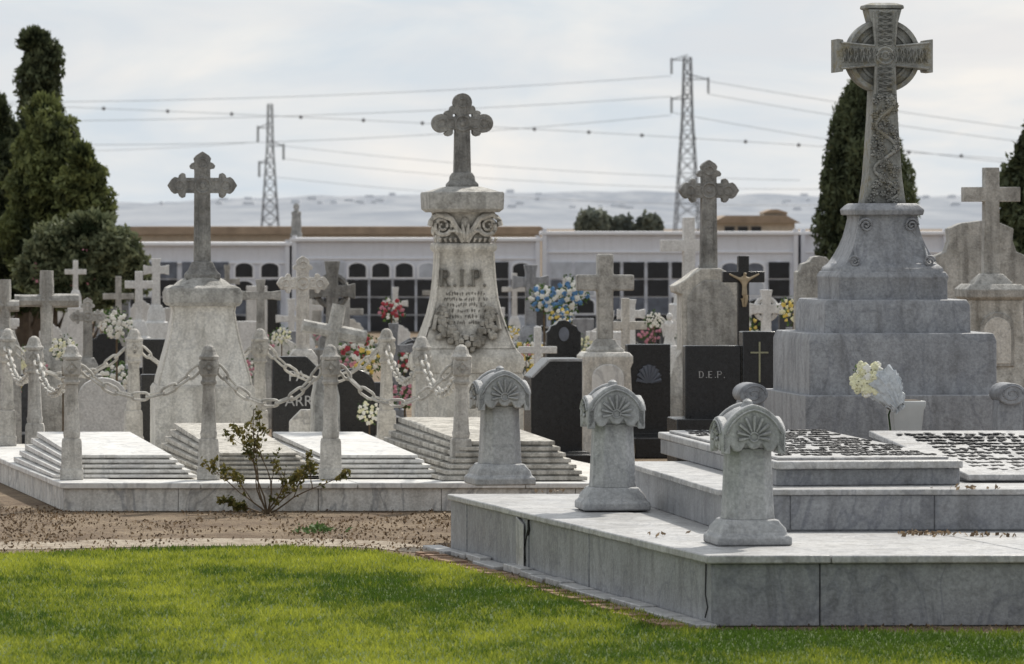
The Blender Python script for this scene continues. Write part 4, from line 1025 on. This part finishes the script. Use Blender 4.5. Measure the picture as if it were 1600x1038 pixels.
tree('broadleaf_tree','dark tree cut by the right frame edge',1612,92,200,480,52,cyp,M['cypress2'],10000,.08,22,up=.2,asp=.5,lump=.7)
q=rng.normal(0,1,(22,3)); q/=np.linalg.norm(q,axis=1)[:,None]
q=q*np.array([.9,.6,.5]); q[:,1]=-np.abs(q[:,1]); q[:,2]=1.7+q[:,2]; leaves('blossoms',q,.035,rng.random(22),M['petal_pink'],br_,0,.8,5)
for px,yt,hw,lb in((928,339,24,'left and largest round bush above the niche wall'),(972,347,15,'middle small round bush above the niche wall'),(1013,344,20,'right round bush above the niche wall')):
    tree('round_bush',lb,px,150,yt,372,hw,rnd,M['bluebush'],2500,.10,int(px),'bush',.0,.6,'round bushes above the niche wall')
# ---------------------------------------------------------------- rose bush
Y=45.35; rb=empty('rose_bush',(PX(418,Y),Y,0),0,'spindly rose bush with reddish leaves before the plot kerb','bush')
mb=MB(); cen=[]
rr=random.Random(5)
def grow(p,d,L,r,dep):
    pts=[p]; n=6
    for i in range(n):
        d=(d+Vector((rr.uniform(-.25,.25),rr.uniform(-.22,.22),rr.uniform(-.12,.12)))).normalized(); pts.append(pts[-1]+d*L/n)
        if dep<3 and i>=1 and rr.random()<.45: grow(pts[-1],(d+Vector((rr.uniform(-.9,.9),rr.uniform(-.6,.6),rr.uniform(-.2,.4)))).normalized(),L*rr.uniform(.3,.55),r*.6,dep+1)
        if dep>=1 and rr.random()<.55:
            for _ in range(rr.randint(1,4)): cen.append(pts[-1]+Vector((rr.uniform(-.03,.03),rr.uniform(-.03,.03),rr.uniform(-.03,.03))))
    for _ in range(3): cen.append(pts[-1]+Vector((rr.uniform(-.03,.03),rr.uniform(-.03,.03),rr.uniform(-.02,.03))))
    mb.tube(pts,[r*(1-.6*i/n) for i in range(n+1)],5)
for tx,tz,L in((-.42,.7,.74),(-.5,.35,.48),(-.2,.5,.48),(.12,.75,.60),(.35,.5,.45),(.75,.42,.56),(-.32,.95,.96),(-.5,.12,.3),(.2,.3,.35)):
    grow(Vector((0,0,0)),Vector((tx,rr.uniform(-.2,.1),tz)).normalized(),L,.009,0)
mb.build('stems',M['stem'],rb)
cen=np.array([tuple(c) for c in cen]); cen[:,1]=np.minimum(cen[:,1],.2); cen[:,2]=np.maximum(cen[:,2],.03)
leaves('leaves',cen,.021,rng.random(len(cen)),M['rose'],rb,0,.55,8)
for i,(px,py) in enumerate(((497,829),(512,833),(480,834))):
    p=G(px,py); q=rng.normal(0,1,(30,3))*np.array([.06,.06,.02]); q[:,2]=np.abs(q[:,2])+.01
    o=leaves('weed',q+np.array([p.x,p.y,0]),.03,np.ones(30)*.9,M['leaf'],None,0,.5,i); tag(o,'small green weed on the bare dirt near the lawn','weed','weeds on the bare dirt')
# ---------------------------------------------------------------- pylons and wires
def pylon(label,px,Y,ytop,arms,wb,wt,n=13):
    kk=Y/F; ro=empty('electricity_pylon',(PX(px,Y),Y,0),6,label,'pylon',None); ht=ZZ(ytop,Y); th=.085*Y/1000
    mb=MB()
    def hw(t): return (wb*(1-t/.66)+wt*(t/.66) if t<.66 else wt*(1-.30*(t-.66)/.34))*kk*.5
    zs=[0]
    for i in range(n): zs.append(ht*(1-(1-(i+1)/n)**1.15))
    for j in range(n):
        z0,z1=zs[j],zs[j+1]; a,b=hw(z0/ht),hw(z1/ht)
        c0=[(-a,-a,z0),(a,-a,z0),(a,a,z0),(-a,a,z0)]; c1=[(-b,-b,z1),(b,-b,z1),(b,b,z1),(-b,b,z1)]
        for i in range(4):
            mb.tube([c0[i],c1[i]],th*1.4,4); mb.tube([c0[i],c1[(i+1)%4]],th*.8,4); mb.tube([c0[(i+1)%4],c1[i]],th*.8,4); mb.tube([c1[i],c1[(i+1)%4]],th*.8,4)
    mb.build('mast',M['steel'],ro)
    for sx,py,L in arms:
        z=ZZ(py,Y); w=hw(z/ht); mb=MB()
        for yy in(-w,w): mb.tube([(0,yy,z),(sx*L*kk,0,z)],th,4); mb.tube([(0,yy,z+8*kk),(sx*L*kk,0,z)],th,4)
        a=mb.build('cross_arm',M['steel'],ro)
        MB().tube([(sx*L*kk,0,z+3*kk),(sx*L*kk,0,z-22*kk)],th*2.4,6).build('insulator',M['steel'],a)
    return ro
pylon('large lattice pylon right of centre behind the cemetery',1074,1000,90,[(-1,94,25),(1,124,33),(-1,155,25)],39,16)
pylon('smaller lattice pylon left of centre behind the fleury cross',422,1300,163,[(-1,200,19),(1,228,21),(-1,255,17)],27,10,12)
def wire(label,p,q,sag,balls=()):
    (x0,y0,Y0),(x1,y1,Y1)=p,q
    a=Vector((PX(x0,Y0),Y0,ZZ(y0,Y0))); b=Vector((PX(x1,Y1),Y1,ZZ(y1,Y1)))
    ro=empty('power_line',tuple(a),0,label,'cable','power lines across the sky')
    f=lambda t:(b-a)*t-Vector((0,0,sag*4*t*(1-t)))
    MB().tube([f(i/40) for i in range(41)],.048,4).build('wire',M['wire'],ro)
    for t in balls: MB().ball(f(t),.38,1,10).build('marker_ball',M['marker'],ro)
def frc(px,x0,x1): return (px-x0)/(x1-x0)
wire('topmost power line from the large pylon to the left frame edge',(-60,160,1000),(1048,119,1000),1.3)
wire('second power line from the large pylon to the left',(-60,190,1000),(1048,151,1000),1.2)
wire('third power line from the large pylon to the left, passing the small pylon',(-60,224,1010),(1048,180,1005),2.2)
bx=[162,262,362,470,568,660,835,920,1003,1085,1165,1248]
wire('power line with dark marker balls crossing the whole sky',(-100,160,1010),(1750,262,1010),-1.2,[frc(x,-100,1750) for x in bx+[1330,1420,1502]])
wire('upper right power line from the large pylon',(1106,127,1000),(1760,222,950),.5)
wire('middle right power line from the large pylon',(1106,147,1000),(1760,240,950),.8)
wire('lowest right power line from the large pylon',(1050,176,1000),(1760,272,950),1.2)
wire('power line from the small pylon descending right, upper',(443,248,1300),(1400,295,1100),2.5)
wire('power line from the small pylon descending right, lower',(408,274,1300),(1400,320,1100),2.5)
wire('power line from the small pylon descending right, top',(443,228,1300),(1250,282,1150),1.5)
wire('power line from the small pylon to the left frame edge',(-60,236,1350),(404,222,1300),1)
# ---------------------------------------------------------------- world, sun, camera
az=R(26); el=R(44)
w=bpy.data.worlds.new('World'); sc.world=w; w.use_nodes=True; nt=w.node_tree; bg=nt.nodes['Background']
sky=N(nt,'ShaderNodeTexSky',sky_type='NISHITA'); sky.sun_disc=False; sky.sun_elevation=el; sky.sun_rotation=az; sky.air_density=1.2; sky.dust_density=2.5
tc=N(nt,'ShaderNodeTexCoord'); V=tc.outputs['Generated']
c1=noise_n(nt,V,15,6,.55,.6,(1,1,3.6)); c2=noise_n(nt,V,6,4,.5,.3,(1,1,6))
f=mrange(nt,math_n(nt,'ADD',math_n(nt,'MULTIPLY',c1,.65),math_n(nt,'MULTIPLY',c2,.45)),.46,.66)
cloud=mix(nt,f,(6.5,7.25,7.95),(9.0,8.8,8.5))
f2=mrange(nt,noise_n(nt,V,9,4,.55,.3,(1,1,5)),.50,.68,0,.6); cloud=mix(nt,f2,cloud,(7.2,7.35,7.7))
sx_=N(nt,'ShaderNodeSeparateXYZ'); nt.links.new(V,sx_.inputs[0])
ybr=mrange(nt,sx_.outputs['Y'],-1,1,.70,1.08)   # sky away from the sun is dimmer
cloud=scale_n(nt,cloud,ybr)
nt.links.new(mix(nt,.92,sky.outputs[0],cloud),bg.inputs[0]); bg.inputs[1].default_value=.098
sun=bpy.data.lights.new('Sun','SUN'); sun.energy=3.7; sun.angle=R(2.0); sun.color=(1,.945,.85)
so=bpy.data.objects.new('Sun',sun); col.objects.link(so)
d=Vector((math.sin(az)*math.cos(el),math.cos(az)*math.cos(el),math.sin(el)))
so.rotation_euler=d.to_track_quat('Z','Y').to_euler()
cam=bpy.data.cameras.new('Camera'); co=bpy.data.objects.new('Camera',cam); col.objects.link(co); co.location=(0,0,H); co.rotation_euler=(R(90),0,0)
cam.sensor_width=36; cam.lens=36*F/1600; cam.shift_y=-(519-HY)/1600; cam.clip_start=.5; cam.clip_end=30000
cam.dof.use_dof=True; cam.dof.focus_distance=41; cam.dof.aperture_fstop=6.3
sc.camera=co
sc.view_settings.view_transform='Standard'; sc.view_settings.look='None'; sc.view_settings.exposure=0
